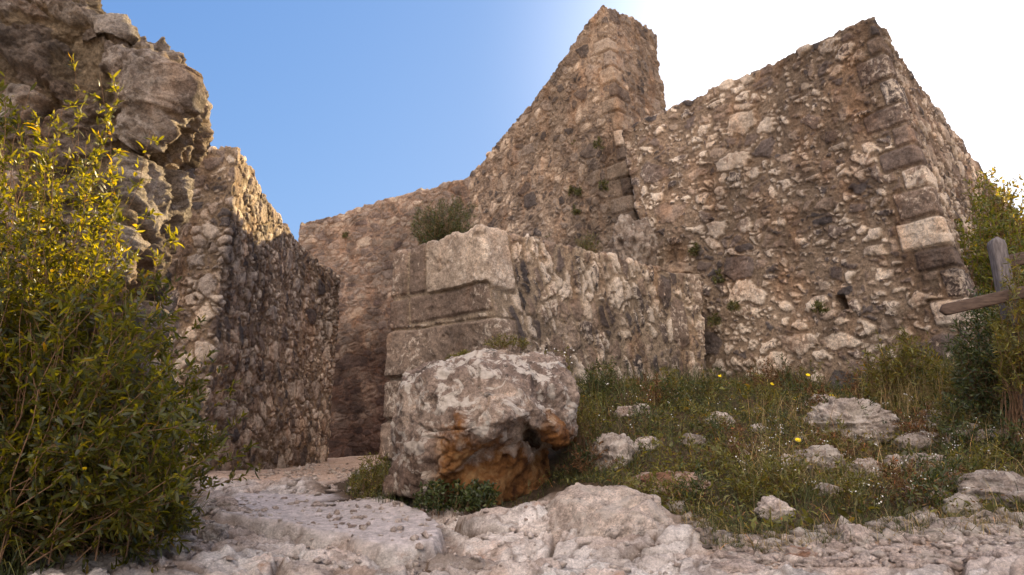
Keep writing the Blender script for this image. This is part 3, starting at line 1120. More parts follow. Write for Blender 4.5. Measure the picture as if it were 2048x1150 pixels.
def rock(name, px, py, d, rad, seed, mat, label, sub=5, sink=0.3, rot=0.0, group=None, planes=14, rough=0.26, cat='rock'):
    w, f = rock_verts(sub, rad, seed, planes, rough * (0.5 if mat is M_PINKROCK else 1), chip=0.8 if mat is M_PINKROCK else 0.72, rdg=0.06 if mat is M_PINKROCK else 0.16)
    c, s = math.cos(rot), math.sin(rot)
    w = np.stack([w[:, 0] * c - w[:, 1] * s, w[:, 0] * s + w[:, 1] * c, w[:, 2]], -1)
    p = P(px, py, d)
    o = np.array([p[0], p[1], p[2]])
    ob = mesh_np(name, w, None, f, mat, smooth=True)
    ob.location = tuple(o + np.array([0, 0, rad[2] * (1 - 2 * sink) * 0.5]))
    return tag(ob, label, cat, group)


# big boulder: several hulls fused by voxel remesh, then weathered
def fused(name, hulls, voxel, mat, label, cat, seed, amp=0.05, origin=None):
    import bmesh
    bm = bmesh.new()
    for pts_ in hulls:
        b2 = bmesh.new()
        for p in pts_:
            b2.verts.new([float(c) for c in p])
        bmesh.ops.convex_hull(b2, input=b2.verts)
        lone = [v for v in b2.verts if not v.link_faces]
        bmesh.ops.delete(b2, geom=lone, context='VERTS')
        tm = bpy.data.meshes.new('tmp')
        b2.to_mesh(tm)
        b2.free()
        bm.from_mesh(tm)
        bpy.data.meshes.remove(tm)
    me = bpy.data.meshes.new('tmp')
    bm.to_mesh(me)
    bm.free()
    tmp = link(bpy.data.objects.new('tmp', me))
    md = tmp.modifiers.new('r', 'REMESH')
    md.mode = 'VOXEL'
    md.voxel_size = voxel
    sm = tmp.modifiers.new('s', 'SMOOTH')
    sm.iterations = 2
    sm.factor = 0.6
    dg = bpy.context.evaluated_depsgraph_get()
    em = bpy.data.meshes.new_from_object(tmp.evaluated_get(dg))
    n = len(em.vertices)
    co = np.zeros(n * 3)
    em.vertices.foreach_get('co', co)
    co = co.reshape(-1, 3)
    no = np.zeros(n * 3)
    em.vertices.foreach_get('normal', no)
    no = no.reshape(-1, 3)
    x, y, z = co.T
    h = amp * terrace(fbm(x * 2.4, y * 2.4, z * 2.4, 4, seed, 0.55), 5, 0.35)
    h += amp * 0.55 * terrace(fbm(x * 6.5 + 0.4 * y, y * 6.5, z * 5, 4, seed + 3, 0.6), 4, 0.3)
    h += amp * 0.35 * (ridged(x * 4, y * 4, z * 4, 4, seed + 4) - 0.5)
    h += 0.022 * fbm(x * 18, y * 18, z * 18, 4, seed + 6, 0.65)
    crk = np.abs(vnoise(x * 2.1 + 0.8 * z + 0.3 * vnoise(x * 7, y * 7, z * 7, 3), y * 2.1, z * 1.6, seed + 12))
    h -= 0.05 * (1 - sstep(0.0, 0.045, crk))
    pit = sstep(0.38, 0.62, fbm(x * 7, y * 7, z * 7, 3, seed + 8))
    h -= 0.04 * pit
    co = co + no * h[:, None]
    org = np.array([co[:, 0].mean(), co[:, 1].mean(), co[:, 2].min()]) if origin is None else origin
    co = co - org
    em.vertices.foreach_set('co', co.reshape(-1))
    em.polygons.foreach_set('use_smooth', np.ones(len(em.polygons), dtype=bool))
    em.materials.clear()
    em.materials.append(mat)
    em.update()
    bpy.data.objects.remove(tmp)
    ob = bpy.data.objects.new(name, em)
    ob.location = tuple(org)
    link(ob)
    return tag(ob, label, cat)


H1 = [P(792, 770, 5.3), P(812, 745, 5.7), P(920, 706, 5.5), P(965, 693, 5.6), P(1050, 700, 5.6), P(1060, 745, 5.05), P(940, 730, 5.0), P(850, 745, 5.15),
      P(780, 840, 5.35), P(778, 985, 5.3), P(850, 880, 4.9), P(845, 990, 4.95), P(930, 860, 4.72), P(1000, 840, 4.70), P(1055, 830, 4.85), P(1040, 880, 5.05), P(985, 900, 4.95),
      P(930, 900, 4.85), P(1060, 870, 5.6), P(790, 990, 5.9), P(1000, 960, 5.9), P(900, 930, 4.95), P(905, 985, 5.1), P(1100, 800, 5.8)]
H2 = [P(1040, 695, 5.5), P(1095, 700, 5.6), P(1140, 735, 5.4), P(1150, 790, 5.25), P(1148, 870, 5.3), P(1115, 890, 5.3), P(1070, 860, 5.2), P(1050, 790, 5.05), P(1100, 760, 5.1),
      P(1040, 780, 5.9), P(1145, 880, 5.9), P(1060, 900, 5.9), P(1120, 730, 6.0)]
H3 = [P(1045, 780, 5.0), P(1060, 800, 4.85), P(1110, 850, 4.95), P(1135, 885, 5.1), P(1090, 880, 5.1), P(1060, 850, 4.9), P(1130, 840, 5.4), P(1050, 820, 5.4)]
H4 = [P(850, 960, 5.0), P(1010, 950, 5.1), P(1100, 900, 5.7), P(1110, 1000, 5.7), P(840, 1020, 5.1), P(1000, 1010, 5.1), P(880, 890, 4.95), P(1040, 880, 5.1), P(820, 900, 6.0),
      P(940, 880, 4.88), P(930, 1000, 5.0)]
BOULDER = fused('boulder', [H1, H2, H3, H4], 0.0125, M_BOULDER, 'huge pitted limestone boulder with a rusty brown underside, leaning on the corner wall', 'boulder', 5, 0.07)

rocks = [
    # px, py(base), d, (rx,ry,rz), seed, mat, label
    (1222, 850, 5.6, (.22, .2, .2), 3, M_ROCK, 'pale jagged rock in weeds just right of the big boulder'),
    (1335, 945, 5.0, (.30, .22, .13), 8, M_ROCKRED, 'low rust-red rock lying on the grassy slope'),
    (1285, 968, 4.7, (.11, .10, .06), 12, M_ROCK, 'small grey stone pair just below the rust-red rock'),
    (1700, 860, 5.8, (.34, .28, .24), 21, M_ROCK, 'domed grey rock on the slope below the right wall'),
    (1640, 805, 6.8, (.20, .18, .10), 22, M_ROCK, 'low pale stone behind the domed grey rock'),
    (1640, 910, 5.2, (.20, .18, .13), 25, M_ROCK, 'whitish rock half buried in front of the domed grey rock'),
    (1735, 935, 4.9, (.15, .13, .11), 28, M_PEBBLE, 'white knobbly rock among the flowers of the slope'),
    (1790, 925, 4.9, (.10, .10, .09), 31, M_PEBBLE, 'small upright white stone beside the knobbly rock'),
    (1835, 885, 5.3, (.17, .12, .10), 34, M_ROCK, 'pointed grey rock beside the dry straw grass'),
    (2020, 1010, 4.0, (.28, .22, .13), 39, M_ROCK, 'dark cracked rock at the right edge of the slope'),
    (1915, 965, 4.5, (.12, .10, .05), 44, M_PEBBLE, 'flat white stone lying in the right-hand weeds'),
    (1975, 895, 5.0, (.14, .10, .07), 45, M_ROCK, 'grey stone half hidden in weeds near the fence'),
    (1215, 1045, 4.35, (.62, .46, .42), 52, M_PINKROCK, 'broad pale outcrop rising from the bedrock below the boulder'),
    (1710, 1085, 3.6, (.10, .07, .075), 61, M_PEBBLE, 'upright pinkish stone standing on the gravel'),
    (1600, 1110, 3.4, (.11, .08, .05), 64, M_ROCKRED, 'reddish-brown stone lying on the gravel'),
    (1475, 1130, 3.3, (.17, .12, .05), 66, M_PEBBLE, 'pale wedge of rock at the edge between bedrock and gravel'),
    (635, 1030, 5.2, (.07, .05, .018), 70, M_PEBBLE, 'thin flat stone lying alone on the smooth slab'),
    (455, 1025, 4.9, (.10, .07, .07), 71, M_PEBBLE, 'pale stone at the foot of the long grass tuft'),
    (250, 1130, 3.3, (.16, .11, .07), 73, M_ROCK, 'broad grey stone at the bottom left under the bush'),
    (350, 1120, 3.5, (.09, .07, .05), 75, M_ROCK, 'grey stone at the bottom left, right of the broad one'),
    (430, 1075, 3.9, (.08, .07, .07), 76, M_ROCK, 'rounded grey stone beside the left gravel'),
    (170, 1150, 3.1, (.12, .10, .06), 78, M_ROCK, 'grey stone in the bottom left corner under the leaves'),
    (735, 945, 7.0, (.12, .10, .09), 81, M_ROCK, 'small stone in the weeds left of the big boulder'),
    (2035, 1135, 3.1, (.12, .1, .06), 84, M_PEBBLE, 'pale stone at the bottom right corner on the gravel'),
    (840, 1030, 4.9, (.07, .05, .04), 86, M_ROCKRED, 'orange stone below the left foot of the boulder'),
    (1268, 490, 9.75, (.40, .30, .55), 91, M_DARKROCK, 'tall rounded stone standing in the angle between tower and right wall'),
]
for px_, py_, d_, rad_, sd_, mt_, lb_ in rocks:
    big_ = max(rad_) > 0.2
    ob = rock('rock', px_, py_, d_, rad_, sd_, mt_, lb_, sub=6 if max(rad_) > .3 else (5 if max(rad_) > .12 else 4), rot=sd_ * 0.7)
    if rad_[2] < 0.5:
        # settle on the ground
        g = float(gz_at(ob.location.x, ob.location.y)[0])
        ob.location.z = g + rad_[2] * (0.12 if mt_ is not M_PINKROCK else -0.42)
    else:
        ob.location.z = P(1268, 490, 9.75)[2] - 0.05

rq = np.random.default_rng(77)
for k_ in range(34):
    q_ = gplan(rq.uniform(1180, 2040), rq.uniform(830, 1050))
    if q_[1] > 7.5 or poly_mask(np.array([q_[0]]), np.array([q_[1]]), VEG, .02)[0][0] < .5:
        continue
    r_ = rq.uniform(.04, .11)
    ob = rock('stone', 1024, 575, 5, (r_ * 1.2, r_, r_ * .75), 200 + k_, [M_ROCK, M_PEBBLE, M_ROCK][k_ % 3], 'small jagged stone half buried in the grass of the slope', sub=4, rot=k_ * .9,
              group='small stones half buried in the slope', cat='stone')
    ob.location = (q_[0], q_[1], float(gz_at(q_[0], q_[1])[0]) + r_ * .25)

# loose gravel chips: uncountable
rg = np.random.default_rng(11)


def chips(name, polys, count, rmin, rmax, mat, seed):
    rg = np.random.default_rng(seed)
    V, F = [], []
    off = 0
    v0, f0 = ICO[1]
    n = 0
    poly = np.array(polys)
    x0, y0 = poly.min(0)
    x1, y1 = poly.max(0)
    x1, x0, y1, y0 = min(x1, 4.5), max(x0, -4), min(y1, 15), max(y0, 2.2)
    X = rg.uniform(x0, x1, count * 6)
    Y = y0 + (y1 - y0) * rg.random(count * 6) ** 1.5
    m, _ = poly_mask(X, Y, polys, 0.05)
    ok = m > 0.5
    X, Y = X[ok][:count], Y[ok][:count]
    Zg = gz_at(X, Y)
    cl = fbm(X * 2.2, Y * 2.2, X * 0, 3, seed)
    n = len(X)
    r = rmin + (rmax - rmin) * rg.random(n) ** 4
    dirn = v0[None] * (1 + 0.35 * rg.normal(size=(n, len(v0), 1))) * (0.6 + 0.8 * rg.random((n, 1, 3)))
    dirn[..., 2] *= 0.6
    a = rg.uniform(0, 6.28, n)
    c, s = np.cos(a)[:, None], np.sin(a)[:, None]
    W = np.stack([dirn[..., 0] * c - dirn[..., 1] * s, dirn[..., 0] * s + dirn[..., 1] * c, dirn[..., 2]], -1) * r[:, None, None]
    W = W + np.stack([X, Y, Zg + r * 0.25], -1)[:, None, :]
    V = W.reshape(-1, 3)
    F = (f0[None] + (np.arange(n) * len(v0))[:, None, None]).reshape(-1, 3)
    ob = mesh_np(name, V, None, F, mat, smooth=False)
    return tag(ob, kind='stuff')


BED = [gplan(*q) for q in [(450, 1149), (1500, 1149), (1440, 1095), (1300, 1040), (1080, 1040), (700, 1010), (450, 1000)]]
o = chips('gravel', GRAV, 5200, 0.003, 0.035, M_PEBBLE, 3)
tag(o, 'pinkish loose gravel at the bottom right below the grassy slope', 'gravel')
o = chips('gravel', GRAV2, 1700, 0.004, 0.045, M_PEBBLE, 4)
tag(o, 'pale rubble chips under the left bush', 'gravel')
o = chips('gravel', BED, 1300, 0.003, 0.028, M_PEBBLE, 5)
tag(o, 'small chips strewn over the pale bedrock', 'gravel')
EDG = [gplan(*q) for q in [(1380, 1045), (1460, 1078), (1600, 1062), (1850, 1032), (2300, 1030), (2300, 1085), (1850, 1085), (1600, 1110), (1440, 1115), (1360, 1070)]]
o = chips('gravel', EDG, 1500, 0.004, 0.05, M_ROCK, 8)
tag(o, 'brownish stones along the edge between grass and gravel', 'gravel')
PTH = [gplan(*q) for q in [(430, 990), (470, 955), (600, 930), (700, 925), (760, 960), (760, 1000), (560, 1005)]]
o = chips('gravel', PTH, 700, 0.004, 0.05, M_PEBBLE, 6)
tag(o, 'stones scattered on the path leading into the passage', 'gravel')


# ------------------------------------------------------------ foliage
def unit(v):
    return v / np.maximum(np.linalg.norm(v, axis=-1, keepdims=True), 1e-9)


def leaves(name, pos, direc, L, W, mat, parent, seed, curl=0.25):
    """pos, direc: n x 3; L, W: n"""
    rg = np.random.default_rng(seed)
    n = len(pos)
    d = unit(direc)
    up = unit(rg.normal(size=(n, 3)) + np.array([0, 0, 0.8]))
    side = unit(np.cross(d, up))
    nor = np.cross(side, d)
    L = L[:, None]
    W = W[:, None]
    c = curl * L
    v = np.stack([pos, pos + d * L * .32 + side * W * .42, pos + d * L * .32 - side * W * .42,
                  pos + d * L * .68 + side * W * .38 - nor * c * .25, pos + d * L * .68 - side * W * .38 - nor * c * .25,
                  pos + d * L - nor * c], 1)
    base = (np.arange(n) * 6)[:, None]
    f4 = base + np.array([1, 3, 4, 2])
    f3 = np.concatenate([base + np.array([0, 1, 2]), base + np.array([3, 5, 4])])
    r = np.repeat(rg.random(n), 6)
    at = np.stack([r, r, r], -1)
    return mesh_np(name, v.reshape(-1, 3), f4, f3, mat, parent, smooth=False, attrs={'leaf': at})


def tubes(name, paths, mat, parent, sides=4):
    """paths: list of (pts[k,3], r0, r1)"""
    V, F = [], []
    off = 0
    ang = np.arange(sides) * 2 * np.pi / sides
    for pts_, r0, r1 in paths:
        k = len(pts_)
        t = unit(np.gradient(pts_, axis=0))
        ref = np.array([0.3, 0.9, 0.1])
        s = unit(np.cross(t, ref))
        u = np.cross(s, t)
        rad = np.linspace(r0, r1, k)[:, None, None]
        ring = pts_[:, None, :] + rad * (np.cos(ang)[None, :, None] * s[:, None, :] + np.sin(ang)[None, :, None] * u[:, None, :])
        V.append(ring.reshape(-1, 3))
        F.append(grid_faces(sides, k, True) + off)
        off += k * sides
    return mesh_np(name, np.concatenate(V), np.concatenate(F), None, mat, parent, smooth=True)


def shrub(name, base, tips, label, cat, mat, seed, base_r=0.25, twigs=9, per=12, leaf=(0.035, 0.010), twig_len=0.22, bark=M_BARK, stem_r=0.006,
          rise=0.35, group=None, leaf_from=0.25, sprout=None, tangle=0.06):
    """tips: n x 3 world targets; stems rise from around base and arch to them"""
    rg = np.random.default_rng(seed)
    base = np.array(base, float)
    root = thing(name, base, label, cat, group)
    paths, LP, LD = [], [], []
    for tip in tips:
        a = rg.uniform(0, 6.28)
        rr_ = base_r * math.sqrt(rg.random())
        b = base + np.array([math.cos(a) * rr_, math.sin(a) * rr_ * 0.6, 0])
        if sprout is not None:
            b = b * (1 - sprout) + np.array([tip[0], tip[1], base[2]]) * sprout
        vec = tip - b
        L = np.linalg.norm(vec)
        mid = b + vec * 0.5 + np.array([0, 0, rise * np.linalg.norm(vec[:2])]) + rg.normal(size=3) * tangle * L
        t = np.linspace(0, 1, 9)[:, None]
        pth = (1 - t) ** 2 * b + 2 * t * (1 - t) * mid + t ** 2 * tip
        pth[1:-1] += rg.normal(size=(7, 3)) * 0.012 * L
        paths.append((pth - base, stem_r, stem_r * 0.25))
        tg = unit(np.gradient(pth, axis=0))
        for k in range(twigs):
            s = leaf_from + (1 - leaf_from) * (k + rg.random()) / twigs
            i = min(7, int(s * 8))
            fr_ = s * 8 - i
            p0 = pth[i] * (1 - fr_) + pth[i + 1] * fr_
            dr = unit(tg[i] * 0.8 + rg.normal(size=3) * 0.65 + np.array([0, 0, 0.25]))
            tl = twig_len * rg.uniform(0.5, 1.2) * (1.15 - 0.6 * s)
            tt = np.linspace(0, 1, 4)[:, None]
            tw = p0 + dr * tl * tt + np.array([0, 0, 0.15 * tl]) * tt ** 2
            paths.append((tw - base, stem_r * 0.35, stem_r * 0.12))
            q = rg.random(per)
            pp_ = p0 + dr * tl * q[:, None] + rg.normal(size=(per, 3)) * 0.004
            LP.append(pp_)
            LD.append(unit(dr * 0.7 + rg.normal(size=(per, 3)) * 0.7))
        q = rg.random(per)
        LP.append(pth[6] + (pth[8] - pth[6]) * q[:, None])
        LD.append(unit(tg[7] + rg.normal(size=(per, 3)) * 0.6))
    LP = np.concatenate(LP) - base
    LD = np.concatenate(LD)
    n = len(LP)
    Ls = leaf[0] * (0.45 + 1.0 * rg.random(n) ** 1.3)
    Ws = leaf[1] * rg.uniform(0.7, 1.2, n)
    tubes('stems', paths, bark, root)
    leaves('foliage', LP, LD, Ls, Ws, mat, root, seed + 1)
    return root


def px_tips(poly, n, d0, d1, seed, extra=()):
    """random world targets whose picture position lies in a pixel polygon"""
    rg = np.random.default_rng(seed)
    poly_ = np.array(poly, float)
    out = []
    while len(out) < n:
        c = rg.uniform(poly_.min(0), poly_.max(0), size=(200, 2))
        m, _ = poly_mask(c[:, 0], c[:, 1], poly, 1e-3)
        for (x, y), k in zip(c, m):
            if k > 0.5 and len(out) < n:
                out.append(P(x, y, rg.uniform(d0, d1)))
    for e in extra:
        out.append(P(*e))
    return np.array(out)


# the big bush on the left
bp = P(60, 1085, 3.35)
bp[2] = float(gz_at(bp[0], bp[1])[0])
outline = [(-250, 400), (-60, 430), (10, 470), (60, 480), (100, 500), (150, 490), (220, 500), (260, 520), (290, 540), (330, 560), (370, 620), (390, 700), (420, 790), (440, 850), (420, 900), (400, 950), (330, 1010),
           (230, 1040), (100, 1050), (-250, 1060)]
tips = np.concatenate([px_tips(outline, 400, 2.7, 3.7, 71), px_tips([(-100, 480), (-60, 200), (20, 190), (70, 250), (130, 230), (210, 260), (250, 340), (280, 500)], 36, 2.9, 3.3, 72)])
spk = np.array([P(*e) for e in [(150, 135, 3.2), (200, 150, 3.1), (238, 180, 3.15), (10, 150, 3.0), (20, 200, 3.1), (-20, 170, 3.1), (65, 225, 3.0), (125, 215, 3.1), (170, 260, 3.0), (225, 245, 3.1), (300, 262, 3.2),
                                (250, 330, 3.1), (140, 260, 3.3), (90, 300, 3.0), (40, 260, 3.1), (335, 480, 3.3), (300, 420, 3.2), (355, 470, 3.25), (200, 300, 3.0),
                                (470, 850, 3.6), (485, 905, 3.6), (455, 800, 3.6), (495, 950, 3.6), (395, 650, 3.5), (420, 700, 3.5), (385, 740, 3.6), (440, 880, 3.4), (350, 560, 3.4), (310, 520, 3.3),
                                (350, 1060, 3.3), (390, 1040, 3.4), (300, 1090, 3.2), (180, 360, 3.0), (0, 330, 2.9), (30, 400, 2.9), (110, 400, 3.0), (230, 420, 3.1), (60, 180, 3.05), (-50, 230, 3.1), (100, 250, 3.15)]])
shrub('leafy_shrub', bp, np.concatenate([tips, spk]), 'large leafy bush on the left, its top leaves glowing yellow in the sun', 'shrub', M_LEAF, 5,
      base_r=0.7, twigs=10, per=15, leaf=(0.043, 0.014), twig_len=0.18, rise=0.10, stem_r=0.004, sprout=0.3, leaf_from=0.06)

# dark broom bush on the corner block
db = P(888, 484, 8.3)
db[2] = 2.85
tips = px_tips([(826, 470), (822, 430), (840, 410), (865, 396), (890, 388), (920, 395), (945, 410), (952, 440), (950, 470), (900, 480)], 170, 7.9, 8.8, 81)
shrub('dark_bush', db, tips, 'round dark bush growing on top of the corner wall', 'shrub', M_LEAF_DK, 15, base_r=0.28, twigs=8, per=11, leaf=(0.05, 0.006), twig_len=0.13, rise=0.05, stem_r=0.004, leaf_from=0.1)
db = P(1172, 500, 8.6)
db[2] = 2.8
tips = px_tips([(1150, 495), (1155, 475), (1175, 465), (1197, 472), (1200, 495)], 40, 8.45, 8.8, 82)
shrub('small_bush', db, tips, 'small brownish bush on the corner wall at the foot of the tower', 'shrub', M_MOSS, 16, base_r=0.1, twigs=5, per=9, leaf=(0.04, 0.006), twig_len=0.09, rise=0.05, stem_r=0.003, leaf_from=0.1)


def shrub_at(name, poly, n, d0, d1, basepx, based, label, mat, seed, **kw):
    b = P(basepx[0], basepx[1], based)
    b[2] = float(gz_at(b[0], b[1])[0])
    tips = px_tips(poly, n, d0, d1, seed)
    return shrub(name, b, tips, label, kw.pop('cat', 'shrub'), mat, seed, **kw)


shrub_at('leafy_shrub', [(1690, 790), (1710, 720), (1760, 670), (1800, 655), (1850, 670), (1880, 720), (1890, 790), (1800, 815)], 60, 6.0, 6.6, (1800, 800), 6.3,
         'loose green shrub in front of the right wall beside its corner', M_LEAF_R, 91, base_r=0.25, twigs=7, per=11, leaf=(0.045, 0.012), twig_len=0.16, rise=0.1, stem_r=0.004)
shrub_at('leafy_shrub', [(1890, 820), (1905, 690), (1915, 600), (1960, 560), (2000, 600), (2120, 600), (2150, 850), (2000, 880)], 180, 4.9, 6.2, (2030, 870), 5.5,
         'dense dark shrub at the right edge below the wooden fence', M_LEAF_DK, 92, base_r=0.4, twigs=8, per=12, leaf=(0.04, 0.012), twig_len=0.17, rise=0.1, stem_r=0.004)
shrub_at('leafy_shrub', [(1985, 640), (1990, 560), (2010, 520), (2060, 510), (2110, 560), (2100, 720), (1990, 720)], 85, 4.3, 4.75, (2060, 900), 4.7,
         'light green sprays in front of the fence post', M_LEAF_R, 93, base_r=0.2, twigs=7, per=10, leaf=(0.04, 0.010), twig_len=0.13, rise=0.05, stem_r=0.003, leaf_from=0.5)
# creeper and small tree by the side wall
shrub_at('creeper', [(1905, 560), (1905, 470), (1925, 420), (1935, 350), (1960, 330), (2000, 400), (2050, 450), (2120, 560), (2120, 700), (1990, 700), (1930, 640)], 330, 7.3, 9.4, (2010, 720), 8.4,
         'thick brown-green creeper covering the side of the right wall', M_IVY, 94, cat='creeper', base_r=0.8, twigs=8, per=12, leaf=(0.055, 0.022), twig_len=0.22, rise=0.0, stem_r=0.006, sprout=0.5)
shrub_at('small_tree', [(1960, 380), (1945, 335), (1975, 330), (2010, 360), (2050, 355), (2120, 350), (2120, 500), (2030, 470), (2000, 440)], 75, 8.6, 9.8, (2090, 740), 9.2,
         'small tree behind the creeper with sunlit leaves against the sky', M_LEAF_R, 95, cat='tree', base_r=0.15, twigs=6, per=9, leaf=(0.07, 0.03), twig_len=0.25, rise=0.02, stem_r=0.008, leaf_from=0.6)
# weeds on and beside the boulder
shrub_at('weed_clump', [(1075, 740), (1085, 695), (1110, 685), (1140, 700), (1150, 760), (1200, 780), (1210, 830), (1150, 830)], 55, 5.5, 6.2, (1160, 900), 5.9,
         'straggly flowering weed climbing behind the right end of the boulder', M_LEAF_R, 96, cat='weeds', base_r=0.2, twigs=6, per=9, leaf=(0.028, 0.008), twig_len=0.12, rise=0.1, stem_r=0.002, leaf_from=0.2)
shrub_at('weed_clump', [(820, 1000), (840, 965), (900, 955), (990, 965), (1000, 1005), (900, 1020)], 60, 4.7, 5.0, (900, 1010), 4.85,
         'dark leafy weeds along the foot of the big boulder', M_LEAF_DK, 97, cat='weeds', base_r=0.35, twigs=4, per=9, leaf=(0.03, 0.018), twig_len=0.07, rise=0.05, stem_r=0.002, sprout=0.8)
shrub_at('weed_clump', [(700, 1000), (700, 950), (735, 905), (775, 900), (780, 990), (760, 1010)], 70, 5.3, 6.2, (745, 1000), 5.6,
         'brownish weeds at the left foot of the big boulder', M_LEAF_R, 98, cat='weeds', base_r=0.3, twigs=4, per=9, leaf=(0.028, 0.008), twig_len=0.08, rise=0.05, stem_r=0.002, sprout=0.7)
for (poly, n, d, bpx, lb, sd) in [
        ([(960, 692), (985, 668), (1040, 660), (1062, 690)], 34, 6.15, (1010, 700), 'green tuft growing in the joint above the boulder top', 101),
        ([(893, 722), (905, 708), (930, 700), (940, 712)], 20, 5.75, (915, 720), 'little dark tuft on the left shoulder of the boulder', 102)]:
    b = P(bpx[0], bpx[1], d)
    shrub('wall_tuft', b, px_tips(poly, n, d - .15, d + .12, sd), lb, 'plant', M_LEAF_R, sd, base_r=0.14, twigs=3, per=8, leaf=(0.025, 0.007), twig_len=0.05, rise=0.05, stem_r=0.0015, sprout=.7)

# tufts rooted in wall joints
tufts = [(1198, 285, 11.35, 14, 'highest tuft on the tower wall'), (1208, 370, 11.2, 13, 'dark round tuft low on the tower wall near the right wall'), (1143, 382, 12.1, 11, 'tuft on the tower wall, left of the dark round one'),
         (1158, 383, 11.9, 7, 'tiny tuft between two larger ones on the tower wall'), (1150, 418, 12.0, 11, 'low tuft on the tower wall above the corner wall'), (1103, 465, 12.6, 13, 'tuft at the foot of the tower wall above the corner wall'),
         (1070, 440, 13.0, 8, 'leftmost tiny tuft on the tower wall'), (1240, 585, 8.2, 0, ''), (1390, 495, 9.6, 14, 'brown tuft in the right wall above the corner wall'), (1440, 552, 9.3, 15, 'green tuft in the right wall, beyond the corner wall end'),
         (1428, 640, 9.2, 14, 'tuft in the angle where corner wall meets right wall'), (1465, 610, 9.0, 13, 'hanging tuft on the right wall near the angle'), (1640, 612, 7.85, 13, 'dry tuft just below left of the square hole'),
         (1153, 285, 12.2, 10, 'brown streak-like tuft high on the tower wall'), (690, 470, 16.7, 9, 'tiny tuft near the left end of the back wall'), (1300, 700, 0, 0, '')]
for (x, y, d, s, lb) in tufts:
    if s == 0:
        continue
    poly = [(x - s, y + s * .8), (x - s * .8, y - s * .6), (x, y - s), (x + s * .8, y - s * .5), (x + s, y + s * .8), (x, y + s)]
    b = P(x, y + s * 0.3, d + 0.12)
    rgz = random.Random(x)
    shrub('wall_tuft', b, px_tips(poly, 16, d - .12, d + .10, x), lb, 'plant', M_MOSS, x, base_r=0.03, twigs=3, per=9, leaf=(0.035, 0.010), twig_len=0.05, rise=0.0, stem_r=0.002)


def blades(name, X, Y, Z, H, W, mat, seed, lean=0.5, label=None, cat='grass', droop=0.5, kind='stuff', group=None, dirs=None, origin=None):
    rg = np.random.default_rng(seed)
    n = len(X)
    a = rg.uniform(0, 6.28, n) if dirs is None else dirs
    l = lean * rg.random(n)
    dx, dy = np.cos(a) * l, np.sin(a) * l
    fa = rg.uniform(0, 6.28, n)
    sx, sy = np.cos(fa) * W * .5, np.sin(fa) * W * .5
    V = []
    for t, w in ((0, 1), (.35, .9), (.7, .6)):
        cx = X + dx * H * t * (0.4 + 0.9 * t)
        cy = Y + dy * H * t * (0.4 + 0.9 * t)
        cz = Z + H * (t - droop * l * t * t)
        V += [np.stack([cx - sx * w, cy - sy * w, cz], -1), np.stack([cx + sx * w, cy + sy * w, cz], -1)]
    V.append(np.stack([X + dx * H * 1.3, Y + dy * H * 1.3, Z + H * (1 - droop * l * 1.15)], -1))
    V = np.stack(V, 1)
    base = (np.arange(n) * 7)[:, None]
    f4 = np.concatenate([base + np.array([0, 1, 3, 2]), base + np.array([2, 3, 5, 4])])
    f3 = base + np.array([4, 5, 6])
    r = np.repeat(rg.random(n), 7)
    ob = mesh_np(name, V.reshape(-1, 3), f4, f3, mat, smooth=False, attrs={'leaf': np.stack([r, r, r], -1)}, origin=origin)
    return tag(ob, label, cat, group, kind)


def scatter(poly, n, seed, thresh=-0.15, fs=1.6, ymax=12, xlim=(-5, 7)):
    rg = np.random.default_rng(seed)
    pa = np.array(poly)
    x0, y0 = np.maximum(pa.min(0), (xlim[0], 2.0))
    x1, y1 = np.minimum(pa.max(0), (xlim[1], ymax))
    X = rg.uniform(x0, x1, n * 6)
    Y = rg.uniform(y0, y1, n * 6)
    m, sd = poly_mask(X, Y, poly, 0.05)
    nz = fbm(X * fs, Y * fs, X * 0, 3, seed + 3) + 0.25 * rg.normal(size=len(X))
    ok = (m > 0.5) & (nz > thresh)
    X, Y = X[ok][:n], Y[ok][:n]
    return X, Y, gz_at(X, Y)


W_LIST = []
VEGF = [gplan(*q) for q in [(1050, 1015), (1100, 975), (1250, 990), (1300, 1010), (1360, 1050), (1460, 1090), (1600, 1075), (1850, 1045), (2250, 1045)]]
VEGF += [(6.5, 5.5), (4.85, 6.75), (2.65, 9.15), (0.3, 7.0), (0.45, 6.0), (0.2, 5.3)]
rg = np.random.default_rng(5)
X, Y, Z = scatter(VEGF, 30000, 201, thresh=-0.25)
n = len(X)
hv = 0.6 + 0.8 * (fbm(X * 1.1, Y * 1.1, X * 0, 2, 77) + 0.4)
blades('grass', X, Y, Z, np.clip(rg.uniform(0.05, 0.17, n) * hv, .03, .3), rg.uniform(0.003, 0.006, n), M_GRASS, 211, lean=1.7, label='rough green grass covering the slope below the right wall')
X, Y, Z = scatter(VEGF, 2300, 202, thresh=0.15, fs=1.0)
n = len(X)
blades('dry_grass', X, Y, Z, rg.uniform(0.06, 0.26, n), rg.uniform(0.0015, 0.0035, n), M_STRAW, 212, lean=1.6, label='dry straw coloured grass scattered through the slope')
WB = [(5.0, 6.3), (4.85, 6.75), (2.65, 9.15), (0.3, 7.0), (0.5, 6.2), (1.2, 7.0), (2.6, 8.2), (4.3, 6.2)]
X, Y, Z = scatter(WB, 2600, 208, thresh=-0.1, fs=2.5)
n = len(X)
blades('grass', X, Y, Z, rg.uniform(0.1, 0.42, n), rg.uniform(0.004, 0.008, n), M_GRASS, 218, lean=0.9, label='taller grass standing against the foot of the walls')
X, Y, Z = scatter(VEGF, 1500, 209, thresh=0.22, fs=1.8)
n = len(X)
blades('grass', X, Y, Z, rg.uniform(0.12, 0.34, n), rg.uniform(0.004, 0.007, n), M_GRASS, 219, lean=1.3, label='tufts of longer grass in the middle of the slope')
